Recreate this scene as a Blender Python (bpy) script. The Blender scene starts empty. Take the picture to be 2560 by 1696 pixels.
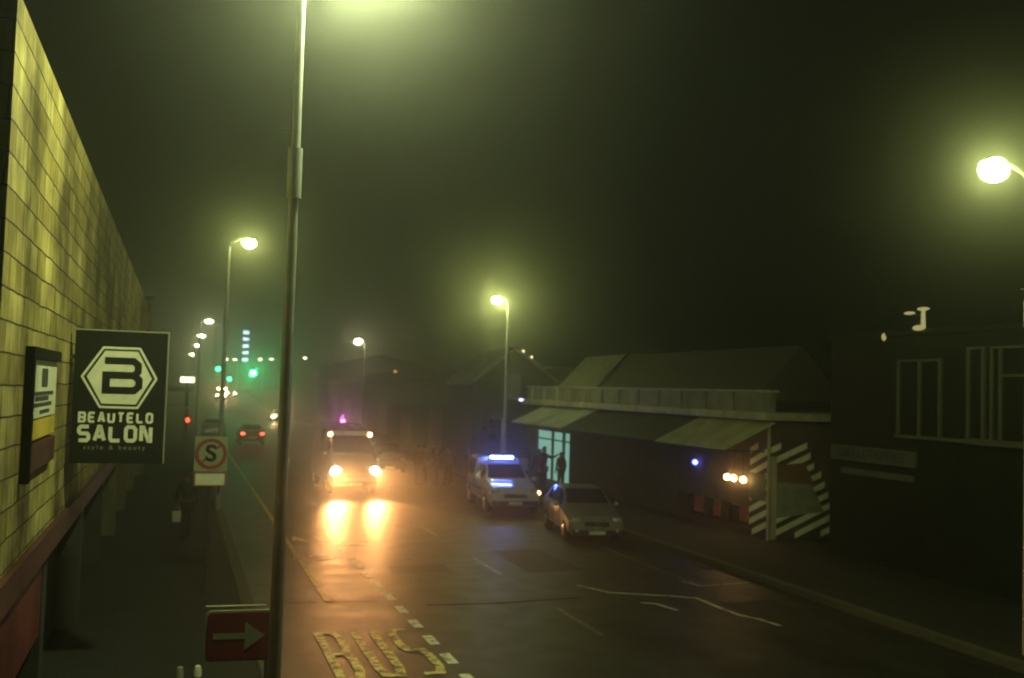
import bpy, bmesh, math, random
from mathutils import Vector, Matrix
random.seed(7)
PI = math.pi
scene = bpy.context.scene
col = scene.collection

# ------------------------------------------------------------------ materials
def new_mat(name):
    m = bpy.data.materials.new(name); m.use_nodes = True
    nt = m.node_tree; nt.nodes.clear()
    out = nt.nodes.new('ShaderNodeOutputMaterial')
    return m, nt, out

def surf(name, c, rough=0.6, metal=0.0, var=0.25, scale=3.0, bump=0.0, bscale=40.0, rvar=0.12, spec=0.5, coat=0.0, stretch=(1, 1, 1)):
    """general procedural surface: colour broken by two octaves of noise, uneven gloss, fine bump"""
    m, nt, out = new_mat(name); N = nt.nodes.new; L = nt.links.new
    b = N('ShaderNodeBsdfPrincipled')
    tc = N('ShaderNodeTexCoord'); mp = N('ShaderNodeMapping'); mp.inputs['Scale'].default_value = stretch
    L(tc.outputs['Object'], mp.inputs['Vector'])
    n1 = N('ShaderNodeTexNoise'); n1.inputs['Scale'].default_value = scale; n1.inputs['Detail'].default_value = 6
    L(mp.outputs['Vector'], n1.inputs['Vector'])
    cr = N('ShaderNodeValToRGB')
    cr.color_ramp.elements[0].position = 0.3; cr.color_ramp.elements[1].position = 0.72
    cr.color_ramp.elements[0].color = tuple(x * (1 - var) for x in c) + (1,)
    cr.color_ramp.elements[1].color = tuple(min(1, x * (1 + var * .7)) for x in c) + (1,)
    L(n1.outputs['Fac'], cr.inputs['Fac']); L(cr.outputs['Color'], b.inputs['Base Color'])
    n2 = N('ShaderNodeTexNoise'); n2.inputs['Scale'].default_value = scale * 2.7; n2.inputs['Detail'].default_value = 4
    L(mp.outputs['Vector'], n2.inputs['Vector'])
    mr = N('ShaderNodeMapRange'); mr.inputs['To Min'].default_value = max(0.03, rough - rvar); mr.inputs['To Max'].default_value = min(1, rough + rvar)
    L(n2.outputs['Fac'], mr.inputs['Value']); L(mr.outputs['Result'], b.inputs['Roughness'])
    b.inputs['Metallic'].default_value = metal
    b.inputs['Specular IOR Level'].default_value = spec
    b.inputs['Coat Weight'].default_value = coat; b.inputs['Coat Roughness'].default_value = 0.05
    if bump:
        n3 = N('ShaderNodeTexNoise'); n3.inputs['Scale'].default_value = bscale; n3.inputs['Detail'].default_value = 5
        L(mp.outputs['Vector'], n3.inputs['Vector'])
        bp = N('ShaderNodeBump'); bp.inputs['Strength'].default_value = bump; bp.inputs['Distance'].default_value = 0.02
        L(n3.outputs['Fac'], bp.inputs['Height']); L(bp.outputs['Normal'], b.inputs['Normal'])
    L(b.outputs['BSDF'], out.inputs['Surface'])
    return m

def glow(name, c, strength, sample='AUTO'):
    m, nt, out = new_mat(name)
    e = nt.nodes.new('ShaderNodeEmission'); e.inputs['Color'].default_value = tuple(c) + (1,); e.inputs['Strength'].default_value = strength
    nt.links.new(e.outputs['Emission'], out.inputs['Surface'])
    m.cycles.emission_sampling = sample
    return m

def block_mat():
    m, nt, out = new_mat('concrete_block'); N = nt.nodes.new; L = nt.links.new
    b = N('ShaderNodeBsdfPrincipled'); tc = N('ShaderNodeTexCoord')
    sx = N('ShaderNodeSeparateXYZ'); L(tc.outputs['Object'], sx.inputs[0])
    ad = N('ShaderNodeMath'); ad.operation = 'ADD'; L(sx.outputs['X'], ad.inputs[0]); L(sx.outputs['Y'], ad.inputs[1])
    cx = N('ShaderNodeCombineXYZ'); L(ad.outputs[0], cx.inputs['X']); L(sx.outputs['Z'], cx.inputs['Y'])
    # wobble of the joints
    wn = N('ShaderNodeTexNoise'); wn.inputs['Scale'].default_value = 1.6; L(cx.outputs[0], wn.inputs['Vector'])
    wv = N('ShaderNodeVectorMath'); wv.operation = 'SCALE'; wv.inputs['Scale'].default_value = 0.05
    L(wn.outputs['Color'], wv.inputs[0])
    wa = N('ShaderNodeVectorMath'); wa.operation = 'ADD'; L(cx.outputs[0], wa.inputs[0]); L(wv.outputs[0], wa.inputs[1])
    br = N('ShaderNodeTexBrick'); br.inputs['Scale'].default_value = 1.0
    br.inputs['Brick Width'].default_value = 0.68; br.inputs['Row Height'].default_value = 0.285; br.inputs['Mortar Size'].default_value = 0.011
    br.inputs['Mortar Smooth'].default_value = 0.35; br.inputs['Bias'].default_value = -0.1; br.offset = 0.5
    br.inputs['Color1'].default_value = (.42, .34, .09, 1); br.inputs['Color2'].default_value = (.78, .70, .28, 1); br.inputs['Mortar'].default_value = (.045, .032, .015, 1)
    L(wa.outputs[0], br.inputs['Vector'])
    # vertical run-off streaks
    mp = N('ShaderNodeMapping'); mp.inputs['Scale'].default_value = (5.5, .7, 1); L(cx.outputs[0], mp.inputs['Vector'])
    st = N('ShaderNodeTexNoise'); st.inputs['Scale'].default_value = 1.5; st.inputs['Detail'].default_value = 5; L(mp.outputs[0], st.inputs['Vector'])
    sr = N('ShaderNodeValToRGB'); sr.color_ramp.elements[0].position = .33; sr.color_ramp.elements[1].position = .66
    sr.color_ramp.elements[0].color = (.34, .27, .17, 1); sr.color_ramp.elements[1].color = (1.1, 1.06, 1, 1); L(st.outputs['Fac'], sr.inputs['Fac'])
    mx = N('ShaderNodeMix'); mx.data_type = 'RGBA'; mx.blend_type = 'MULTIPLY'; mx.inputs['Factor'].default_value = .68
    L(br.outputs['Color'], mx.inputs['A']); L(sr.outputs['Color'], mx.inputs['B'])
    sn = N('ShaderNodeTexNoise'); sn.inputs['Scale'].default_value = .55; sn.inputs['Detail'].default_value = 8; sn.inputs['Roughness'].default_value = .65; L(cx.outputs[0], sn.inputs['Vector'])
    sc_ = N('ShaderNodeValToRGB'); sc_.color_ramp.elements[0].position = .36; sc_.color_ramp.elements[1].position = .66
    sc_.color_ramp.elements[0].color = (.16, .13, .09, 1); sc_.color_ramp.elements[1].color = (1, 1, 1, 1); L(sn.outputs['Fac'], sc_.inputs['Fac'])
    mx2 = N('ShaderNodeMix'); mx2.data_type = 'RGBA'; mx2.blend_type = 'MULTIPLY'; mx2.inputs['Factor'].default_value = 1
    L(mx.outputs['Result'], mx2.inputs['A']); L(sc_.outputs['Color'], mx2.inputs['B'])
    L(mx2.outputs['Result'], b.inputs['Base Color']); b.inputs['Roughness'].default_value = .85
    fn = N('ShaderNodeTexNoise'); fn.inputs['Scale'].default_value = 45; fn.inputs['Detail'].default_value = 4; L(tc.outputs['Object'], fn.inputs['Vector'])
    m2 = N('ShaderNodeMath'); m2.operation = 'MULTIPLY_ADD'; m2.inputs[1].default_value = -1.0; L(br.outputs['Fac'], m2.inputs[0]); 
    m3 = N('ShaderNodeMath'); m3.operation = 'MULTIPLY'; m3.inputs[1].default_value = .35; L(fn.outputs['Fac'], m3.inputs[0]); L(m3.outputs[0], m2.inputs[2])
    bp = N('ShaderNodeBump'); bp.inputs['Strength'].default_value = .8; bp.inputs['Distance'].default_value = .02
    L(m2.outputs[0], bp.inputs['Height']); L(bp.outputs['Normal'], b.inputs['Normal'])
    L(b.outputs['BSDF'], out.inputs['Surface'])
    return m

def asphalt_mat():
    m, nt, out = new_mat('wet_asphalt'); N = nt.nodes.new; L = nt.links.new
    b = N('ShaderNodeBsdfPrincipled'); tc = N('ShaderNodeTexCoord')
    mp = N('ShaderNodeMapping'); mp.inputs['Scale'].default_value = (1.0, .22, 1); L(tc.outputs['Object'], mp.inputs['Vector'])
    n1 = N('ShaderNodeTexNoise'); n1.inputs['Scale'].default_value = .9; n1.inputs['Detail'].default_value = 7; n1.inputs['Roughness'].default_value = .62; L(mp.outputs[0], n1.inputs['Vector'])
    cr = N('ShaderNodeValToRGB'); cr.color_ramp.elements[0].position = .32; cr.color_ramp.elements[1].position = .7
    cr.color_ramp.elements[0].color = (.010, .0097, .0085, 1); cr.color_ramp.elements[1].color = (.030, .0285, .025, 1)
    L(n1.outputs['Fac'], cr.inputs['Fac'])
    # tar patches
    vo = N('ShaderNodeTexVoronoi'); vo.inputs['Scale'].default_value = .23; L(mp.outputs[0], vo.inputs['Vector'])
    pr = N('ShaderNodeValToRGB'); pr.color_ramp.elements[0].position = .2; pr.color_ramp.elements[1].position = .22
    pr.color_ramp.elements[0].color = (.7, .7, .7, 1); pr.color_ramp.elements[1].color = (1, 1, 1, 1); L(vo.outputs['Color'], pr.inputs['Fac'])
    mx = N('ShaderNodeMix'); mx.data_type = 'RGBA'; mx.blend_type = 'MULTIPLY'; mx.inputs['Factor'].default_value = 1
    L(cr.outputs['Color'], mx.inputs['A']); L(pr.outputs['Color'], mx.inputs['B']); L(mx.outputs['Result'], b.inputs['Base Color'])
    n2 = N('ShaderNodeTexNoise'); n2.inputs['Scale'].default_value = 1.6; n2.inputs['Detail'].default_value = 5; L(tc.outputs['Object'], n2.inputs['Vector'])
    mr = N('ShaderNodeMapRange'); mr.inputs['From Min'].default_value = .3; mr.inputs['From Max'].default_value = .7
    mr.inputs['To Min'].default_value = .42; mr.inputs['To Max'].default_value = .53
    L(n2.outputs['Fac'], mr.inputs['Value']); L(mr.outputs['Result'], b.inputs['Roughness'])
    n3 = N('ShaderNodeTexNoise'); n3.inputs['Scale'].default_value = 70; n3.inputs['Detail'].default_value = 6; L(tc.outputs['Object'], n3.inputs['Vector'])
    bp = N('ShaderNodeBump'); bp.inputs['Strength'].default_value = .35; bp.inputs['Distance'].default_value = .012
    L(n3.outputs['Fac'], bp.inputs['Height']); L(bp.outputs['Normal'], b.inputs['Normal'])
    b.inputs['Specular IOR Level'].default_value = .4
    L(b.outputs['BSDF'], out.inputs['Surface'])
    return m

def paint_mat(name, c, lo=.36, hi=.5):
    """road paint worn through to the asphalt"""
    m, nt, out = new_mat(name); N = nt.nodes.new; L = nt.links.new
    b = N('ShaderNodeBsdfPrincipled'); tc = N('ShaderNodeTexCoord')
    n1 = N('ShaderNodeTexNoise'); n1.inputs['Scale'].default_value = 5.5; n1.inputs['Detail'].default_value = 8; n1.inputs['Roughness'].default_value = .7; L(tc.outputs['Object'], n1.inputs['Vector'])
    cr = N('ShaderNodeValToRGB'); cr.color_ramp.elements[0].position = lo; cr.color_ramp.elements[1].position = hi
    cr.color_ramp.elements[0].color = (.03, .028, .024, 1); cr.color_ramp.elements[1].color = tuple(c) + (1,)
    L(n1.outputs['Fac'], cr.inputs['Fac']); L(cr.outputs['Color'], b.inputs['Base Color']); b.inputs['Roughness'].default_value = .47
    L(b.outputs['BSDF'], out.inputs['Surface'])
    return m

def corrugated(name, c, axis='Y', freq=13.0, rough=.5, metal=0.0, rust=0.0):
    m, nt, out = new_mat(name); N = nt.nodes.new; L = nt.links.new
    b = N('ShaderNodeBsdfPrincipled'); tc = N('ShaderNodeTexCoord')
    w = N('ShaderNodeTexWave'); w.bands_direction = axis; w.inputs['Scale'].default_value = freq / (2 * PI) * 2; w.inputs['Distortion'].default_value = 0
    L(tc.outputs['Object'], w.inputs['Vector'])
    n = N('ShaderNodeTexNoise'); n.inputs['Scale'].default_value = 1.4; n.inputs['Detail'].default_value = 6; L(tc.outputs['Object'], n.inputs['Vector'])
    cr = N('ShaderNodeValToRGB'); cr.color_ramp.elements[0].position = .3; cr.color_ramp.elements[1].position = .7
    cr.color_ramp.elements[0].color = (c[0] * .62 + rust * .05, c[1] * .6, c[2] * .55, 1); cr.color_ramp.elements[1].color = tuple(c) + (1,)
    L(n.outputs['Fac'], cr.inputs['Fac']); L(cr.outputs['Color'], b.inputs['Base Color'])
    b.inputs['Roughness'].default_value = rough; b.inputs['Metallic'].default_value = metal
    bp = N('ShaderNodeBump'); bp.inputs['Strength'].default_value = 1; bp.inputs['Distance'].default_value = .03
    L(w.outputs['Fac'], bp.inputs['Height']); L(bp.outputs['Normal'], b.inputs['Normal'])
    L(b.outputs['BSDF'], out.inputs['Surface'])
    return m

M = {
 'asphalt': asphalt_mat(), 'block': block_mat(),
 'pave': surf('paving', (.010, .0095, .0075), .92, var=.4, scale=1.7, bump=.4, bscale=18),
 'kerb': surf('kerb_concrete', (.062, .056, .037), .9, var=.35, scale=4, bump=.3),
 'yellow': paint_mat('yellow_road_paint', (.62, .42, .05)), 'white': paint_mat('white_road_paint', (.78, .75, .64)),
 'oldwhite': paint_mat('worn_road_paint', (.30, .30, .25), .42, .62), 'text': paint_mat('worn_yellow_letters', (.75, .60, .22), .42, .56),
 'officewall': surf('near_black_render', (.011, .0125, .009), .9, var=.45, scale=1.3, bump=.25, spec=.2), 'poster_red': surf('red_poster', (.5, .09, .05), .5, var=.4, scale=4), 'streak': paint_mat('pale_spill', (.5, .48, .4)), 'patch': surf('asphalt_repair', (.015, .0145, .013), .62, var=.5, scale=6, bump=.4, bscale=60), 'dim_board': surf('dim_signboard', (.085, .085, .05), .7), 'steel': surf('galvanised_steel', (.42, .43, .41), .45, .35, .18, 6), 'dark_steel': surf('dark_steel', (.04, .042, .04), .5, .3, .2, 6),
 'black': surf('sign_black', (.006, .007, .006), .8, var=.2, spec=.08), 'cream': surf('sign_cream', (.66, .64, .50), .5, var=.12, scale=8),
 'trim': surf('sign_trim', (.24, .23, .17), .5),
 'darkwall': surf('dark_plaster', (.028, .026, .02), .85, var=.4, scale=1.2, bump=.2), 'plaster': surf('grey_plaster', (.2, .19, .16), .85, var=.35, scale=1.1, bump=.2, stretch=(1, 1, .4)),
 'brownwall': surf('brown_brick', (.06, .042, .026), .85, var=.4, scale=2.3, bump=.3), 'rust': surf('rust_red_paint', (.07, .016, .009), .6, var=.4, scale=2.2),
 'redpanel': surf('faded_red_panel', (.13, .018, .014), .5, var=.4, scale=1.4), 'shutter': corrugated('roller_shutter', (.10, .09, .065), 'Z', 40, .55),
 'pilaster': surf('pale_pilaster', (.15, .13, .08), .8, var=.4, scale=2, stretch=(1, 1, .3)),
 'palesheet': corrugated('pale_corrugated_sheet', (.62, .66, .5), 'Y', 24, .5), 'greensheet': corrugated('olive_corrugated_sheet', (.60, .66, .32), 'Y', 24, .5),
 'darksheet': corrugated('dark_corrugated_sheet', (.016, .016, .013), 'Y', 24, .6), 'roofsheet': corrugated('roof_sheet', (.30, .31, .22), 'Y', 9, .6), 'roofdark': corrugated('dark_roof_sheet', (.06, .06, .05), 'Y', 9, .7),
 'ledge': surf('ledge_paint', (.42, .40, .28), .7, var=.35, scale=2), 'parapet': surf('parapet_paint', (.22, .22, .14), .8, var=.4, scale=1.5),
 'stripe_white': surf('mural_white', (.78, .80, .52), .7, var=.2, scale=3), 'stripe_black': surf('mural_black', (.012, .016, .012), .7), 'mural_green': surf('mural_green', (.06, .10, .02), .7),
 'mural_red': surf('mural_red', (.13, .055, .022), .7, var=.4), 'mural_blue': surf('mural_grey_blue', (.22, .25, .19), .7, var=.35),
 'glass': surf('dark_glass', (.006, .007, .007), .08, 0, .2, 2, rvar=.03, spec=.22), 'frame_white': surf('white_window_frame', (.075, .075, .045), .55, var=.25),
 'blind': corrugated('window_blind', (.03, .032, .026), 'Z', 70, .5), 'tyre': surf('tyre_rubber', (.012, .012, .012), .85), 'rim': surf('alloy_rim', (.45, .45, .45), .3, .9),
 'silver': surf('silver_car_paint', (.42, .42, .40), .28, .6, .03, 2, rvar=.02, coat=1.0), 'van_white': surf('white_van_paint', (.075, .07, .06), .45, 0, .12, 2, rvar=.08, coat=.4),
 'white_car': surf('white_car_paint', (.62, .62, .60), .3, .05, .05, 2, rvar=.02, coat=1.0), 'dark_car': surf('charcoal_car_paint', (.03, .03, .032), .28, .3, .15, 2, rvar=.06, coat=.5), 'red_car': surf('maroon_car_paint', (.12, .03, .025), .3, .2, .15, 2, coat=.5),
 'trimplastic': surf('black_plastic', (.015, .015, .015), .5), 'plate': surf('number_plate', (.62, .60, .45), .5), 'chrome': surf('chrome', (.6, .6, .58), .15, 1), 'bluestripe': surf('blue_livery', (.03, .06, .35), .35, coat=.4), 'yellowband': surf('yellow_livery', (.6, .42, .03), .4),
 'skin_a': surf('skin_dark', (.11, .06, .04), .55, var=.12), 'skin_b': surf('skin_brown', (.20, .115, .075), .55, var=.12), 'hair': surf('black_hair', (.008, .007, .006), .7),
 'cloth_black': surf('black_cloth', (.015, .015, .017), .9), 'cloth_navy': surf('navy_cloth', (.02, .025, .05), .9), 'cloth_brown': surf('brown_cloth', (.07, .045, .03), .9), 'cloth_grey': surf('grey_cloth', (.10, .10, .10), .9), 'cloth_red': surf('red_cloth', (.20, .025, .025), .9), 'cloth_white': surf('pale_cloth', (.42, .42, .38), .9),
 'ground': surf('bare_ground', (.06, .055, .04), .95, var=.4, scale=.4), 'sign_red': surf('sign_red', (.22, .014, .012), .45, var=.15, scale=5), 'arrow_red': surf('arrow_sign_maroon', (.12, .012, .016), .5, var=.2, scale=4), 'arrow_white': surf('arrow_sign_white', (.22, .25, .16), .55, var=.2),
 'lens_near': glow('near_lamp_lens', (.86, 1.0, .44), 1330), 'lens_street': glow('street_lamp_lens', (.87, 1.0, .29), 165), 'lens_mid': glow('mid_lamp_lens', (.87, 1.0, .29), 360), 'lens_right': glow('right_lamp_lens', (.87, 1.0, .31), 112), 'lens_far': glow('far_lamp_lens', (1.0, .95, .5), 60), 'lens_row': glow('distant_lamp_lens', (1.0, .95, .6), 14, 'NONE'),
 'head': glow('headlight_glass', (1.0, .66, .32), 120, 'NONE'), 'head_far': glow('far_headlight_glass', (1.0, .62, .28), 330), 'marker': glow('marker_light', (1.0, .55, .2), 25, 'NONE'), 'tail': glow('tail_light', (1.0, .06, .03), 12), 'tail_off': surf('unlit_tail_light', (.2, .02, .015), .2),
 'bluebar': glow('blue_light_bar', (.10, .16, 1.0), 60), 'pink': glow('pink_beacon', (1.0, .12, .45), 14), 'green': glow('green_signal', (.02, 1.0, .28), 35), 'green_main': glow('bright_green_signal', (.02, 1.0, .28), 230), 'tower_glow': glow('lit_stairwell', (.62, .85, 1.0), 4.5),
 'teal': glow('lit_doorway_curtain', (.22, .46, .36), 1.0), 'warmbulb': glow('warm_bulb', (1.0, .55, .2), 26), 'blueled': glow('blue_led', (.1, .13, 1.0), 18), 'floodglow': glow('flood_glow', (1.0, .93, .38), .4), 'signglow': glow('lit_sign_box', (1.0, .86, .45), 5), 'redlamp': glow('red_lamp', (1.0, .05, .02), 8), 'amber': glow('amber_window', (1.0, .5, .08), 2.2), 'fairy': glow('fairy_bulb', (1, .9, .45), 2.2), 'coolled': glow('cool_led', (.6, .65, 1.0), 3.0),
 'off_lens': surf('clear_headlamp', (.5, .5, .48), .1, .2), 'orange_lamp': glow('side_lamp', (1.0, .5, .18), 12, 'NONE'),
}

# ------------------------------------------------------------------ mesh helpers
class MB:
    def __init__(s): s.v = []; s.f = []
    def add(s, vs, fs):
        o = len(s.v); s.v += [tuple(p) for p in vs]; s.f += [tuple(i + o for i in f) for f in fs]; return s
    def box(s, x0, x1, y0, y1, z0, z1):
        v = [(x, y, z) for z in (z0, z1) for y in (y0, y1) for x in (x0, x1)]
        return s.add(v, [(0, 2, 3, 1), (4, 5, 7, 6), (0, 1, 5, 4), (2, 6, 7, 3), (0, 4, 6, 2), (1, 3, 7, 5)])
    def tube(s, pts, rads, n=10, cap=True):
        pts = [Vector(p) for p in pts]; rings = []
        for i, p in enumerate(pts):
            d = (pts[min(i + 1, len(pts) - 1)] - pts[max(i - 1, 0)]).normalized()
            a = Vector((0, 0, 1)) if abs(d.z) < .9 else Vector((1, 0, 0))
            u = d.cross(a).normalized(); w = d.cross(u)
            rings.append([p + (u * math.cos(2 * PI * k / n) + w * math.sin(2 * PI * k / n)) * rads[i] for k in range(n)])
        v = [q for r in rings for q in r]; f = []
        for i in range(len(rings) - 1):
            for k in range(n):
                f.append((i * n + k, i * n + (k + 1) % n, (i + 1) * n + (k + 1) % n, (i + 1) * n + k))
        if cap: f += [tuple(range(n))[::-1], tuple(range((len(rings) - 1) * n, len(rings) * n))]
        return s.add(v, f)
    def ell(s, c, r, nu=10, nv=7, v0=-PI / 2, v1=PI / 2):
        v = []; f = []
        for j in range(nv + 1):
            a = v0 + (v1 - v0) * j / nv
            for i in range(nu):
                t = 2 * PI * i / nu
                v.append((c[0] + r[0] * math.cos(a) * math.cos(t), c[1] + r[1] * math.cos(a) * math.sin(t), c[2] + r[2] * math.sin(a)))
        for j in range(nv):
            for i in range(nu):
                f.append((j * nu + i, j * nu + (i + 1) % nu, (j + 1) * nu + (i + 1) % nu, (j + 1) * nu + i))
        f += [tuple(range(nu))[::-1], tuple(range(nv * nu, nv * nu + nu))]
        return s.add(v, f)
    def disc(s, c, r, axis='y', n=20, ry=None):
        ry = ry or r; c = Vector(c); v = []
        for k in range(n):
            a, b = r * math.cos(2 * PI * k / n), ry * math.sin(2 * PI * k / n)
            v.append(c + (Vector((a, 0, b)) if axis == 'y' else Vector((a, b, 0)) if axis == 'z' else Vector((0, a, b))))
        return s.add(v, [tuple(range(n))])
    def prism(s, poly, d):
        """poly: list of 3-D points in a plane, extruded by vector d"""
        n = len(poly); d = Vector(d); a = [Vector(p) for p in poly]; b = [p + d for p in a]
        return s.add(a + b, [tuple(range(n))[::-1], tuple(range(n, 2 * n))] + [(i, (i + 1) % n, n + (i + 1) % n, n + i) for i in range(n)])
    def ribbon(s, pts, hw, P, closed=False):
        """mitred flat stroke; pts are 2-D, P maps (u, v) to a 3-D point"""
        n = len(pts); p = [Vector(q) for q in pts]; A = []; B = []
        for i in range(n):
            e = []
            if closed or i > 0: e.append((p[i] - p[i - 1]).normalized())
            if closed or i < n - 1: e.append((p[(i + 1) % n] - p[i]).normalized())
            if len(e) == 2:
                nrm = Vector((-(e[0].y + e[1].y), e[0].x + e[1].x)).normalized()
                k = 1 / max(.45, nrm.dot(Vector((-e[0].y, e[0].x))))
            else: nrm = Vector((-e[0].y, e[0].x)); k = 1
            A.append(p[i] + nrm * hw * k); B.append(p[i] - nrm * hw * k)
        v = [P(q.x, q.y) for q in A] + [P(q.x, q.y) for q in B]
        m = n if closed else n - 1
        return s.add(v, [(i, (i + 1) % n, n + (i + 1) % n, n + i) for i in range(m)])
    def build(s, name, mat, parent=None, smooth=False, angle=38, bevel=0, loc=None):
        me = bpy.data.meshes.new(name); me.from_pydata([tuple(p) for p in s.v], [], s.f); me.update()
        bm = bmesh.new(); bm.from_mesh(me); bmesh.ops.recalc_face_normals(bm, faces=bm.faces)
        if bevel:
            bmesh.ops.bevel(bm, geom=[e for e in bm.edges if len(e.link_faces) == 2 and e.calc_face_angle(0) > .6], offset=bevel, segments=2, profile=.5, affect='EDGES')
        bm.to_mesh(me); bm.free()
        if smooth:
            me.polygons.foreach_set('use_smooth', [True] * len(me.polygons)); me.set_sharp_from_angle(angle=math.radians(angle))
        me.materials.append(mat)
        o = bpy.data.objects.new(name, me); col.objects.link(o)
        if parent: o.parent = parent
        if loc: o.location = loc
        return o

def tag(o, label, cat, group=None):
    o['label'] = label; o['category'] = cat
    if group: o['group'] = group
    return o
def thing(name, label, cat, loc=(0, 0, 0), rz=0, group=None):
    o = bpy.data.objects.new(name, None); col.objects.link(o); o.location = loc; o.rotation_euler = (0, 0, rz)
    o.empty_display_size = .2
    return tag(o, label, cat, group)
def struct(o, kind='structure'): o['kind'] = kind; return o
def light(name, kind, loc, color, energy, parent, radius=.1, target=None, spot=None, blend=.6):
    l = bpy.data.lights.new(name, kind); l.color = color; l.energy = energy; l.shadow_soft_size = radius
    if kind == 'SPOT': l.spot_size = math.radians(spot); l.spot_blend = blend
    o = bpy.data.objects.new(name, l); col.objects.link(o); o.parent = parent; o.location = loc
    if target is not None: o.rotation_euler = (Vector(target) - Vector(loc)).to_track_quat('-Z', 'Y').to_euler()
    return o
def text_mesh(name, body, size, mat, parent, loc, rot, sx=1, space=1, offset=0, extrude=0):
    c = bpy.data.curves.new(name, 'FONT'); c.body = body; c.size = size; c.align_x = 'CENTER'; c.align_y = 'CENTER'; c.space_character = space; c.offset = offset; c.extrude = extrude
    t = bpy.data.objects.new(name, c); col.objects.link(t)
    me = bpy.data.meshes.new_from_object(t.evaluated_get(bpy.context.evaluated_depsgraph_get()))
    bpy.data.objects.remove(t); me.materials.clear(); me.materials.append(mat)
    o = bpy.data.objects.new(name, me); col.objects.link(o); o.parent = parent; o.location = loc; o.rotation_euler = rot; o.scale = (sx, 1, 1)
    return o

GL = {
 'B': [([(0, 1), (.82, 1), (1, .88), (1, .62), (.86, .5), (1, .38), (1, .12), (.82, 0), (0, 0)], 1), ([(0, .5), (.84, .5)], 0)],
 'E': [([(1, 1), (.15, 1), (0, .85), (0, .15), (.15, 0), (1, 0)], 0), ([(0, .5), (.88, .5)], 0)],
 'A': [([(0, 0), (.42, 1), (.58, 1), (1, 0)], 0), ([(.2, .3), (.8, .3)], 0)],
 'U': [([(0, 1), (0, .16), (.16, 0), (.84, 0), (1, .16), (1, 1)], 0)],
 'T': [([(0, 1), (1, 1)], 0), ([(.5, 1), (.5, 0)], 0)],
 'L': [([(0, 1), (0, .16), (.16, 0), (1, 0)], 0)],
 'O': [([(.2, 1), (.8, 1), (1, .84), (1, .16), (.8, 0), (.2, 0), (0, .16), (0, .84)], 1)],
 'S': [([(1, 1), (.18, 1), (0, .86), (0, .62), (.16, .5), (.84, .5), (1, .38), (1, .14), (.82, 0), (0, 0)], 0)],
 'N': [([(0, 0), (0, 1), (.2, 1), (.8, 0), (1, 0), (1, 1)], 0)],
}
def letters(mb, word, x0, x1, y0, y1, gap, t, P):
    n = len(word); w = (x1 - x0 - gap * (n - 1)) / n; k = 0
    for i, ch in enumerate(word):
        ox = x0 + i * (w + gap)
        for j, (pl, cl) in enumerate(GL[ch]):
            mb.ribbon([(ox + t / 2 + u * (w - t), y0 + t / 2 + v * (y1 - y0 - t)) for u, v in pl], t / 2, (lambda a, b, j=j: P(a, b, .002 * j)), closed=bool(cl))

# ------------------------------------------------------------------ terrain and road
def zg(y): return 0.0 if y < 120 else .0003 * (min(y, 240) - 120) ** 2 + max(0, y - 240) * .072
YS = [-30, 0, 10, 20, 30, 45, 60, 80, 100, 120, 132, 144, 156, 168, 180, 192, 204, 216, 228, 240, 280, 330]
def strip(name, x0, x1, z, mat, ys=YS, th=0):
    mb = MB(); n = len(ys)
    v = [(x, y, zg(y) + z) for y in ys for x in (x0, x1)]
    f = [(2 * i, 2 * i + 1, 2 * i + 3, 2 * i + 2) for i in range(n - 1)]
    mb.add(v, f)
    if th:
        mb.add([(x, y, zg(y) + dz) for y in ys for x, dz in ((x0, z), (x0, z - th))], f)
        mb.add([(x, y, zg(y) + dz) for y in ys for x, dz in ((x1, z), (x1, z - th))], f)
    return struct(mb.build(name, mat))
g = MB(); gx = [-400, -60, -10, 30, 90, 400]; gy = [-300] + YS + [420, 600]
g.add([(x, y, zg(y) - .012) for y in gy for x in gx], [(j * 6 + i, j * 6 + i + 1, j * 6 + i + 7, j * 6 + i + 6) for j in range(len(gy) - 1) for i in range(5)])
struct(g.build('ground', M['ground'], smooth=True))
KL, KR = 1.56, 13.2
strip('road', KL, KR, 0, M['asphalt'])
strip('pavement_left', -3.2, KL - .24, .13, M['pave'], th=.2)
strip('pavement_right', KR + .24, 18.2, .13, M['pave'], th=.2)
strip('kerb_left', KL - .235, KL - .004, .137, M['kerb'], th=.2)
strip('kerb_right', KR + .004, KR + .235, .137, M['kerb'], th=.2)

def road_paint(name, mat, rects):
    mb = MB()
    for x0, x1, y0, y1 in rects:
        k = max(1, int((y1 - y0) / 3))
        for j in range(k):
            a, b = y0 + (y1 - y0) * j / k, y0 + (y1 - y0) * (j + 1) / k
            mb.add([(x0, a, zg(a) + .005), (x1, a, zg(a) + .005), (x1, b, zg(b) + .005), (x0, b, zg(b) + .005)], [(0, 1, 2, 3)])
    return struct(mb.build(name, mat))
road_paint('yellow_line', M['yellow'], [(2.97, 3.09, 20.3, 120)])
road_paint('lane_dashes', M['white'], [(4.23, 4.41, y, y + .62) for y in [14.2 + 1.2 * k for k in range(13)]])
road_paint('centre_line_dashes', M['oldwhite'], [(7.34, 7.45, 16.6 + 5.95 * k, 18.8 + 5.95 * k) for k in range(-1, 14)])
road_paint('edge_line', M['oldwhite'], [(11.46, 11.56, 20.4, 26)])
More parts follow.
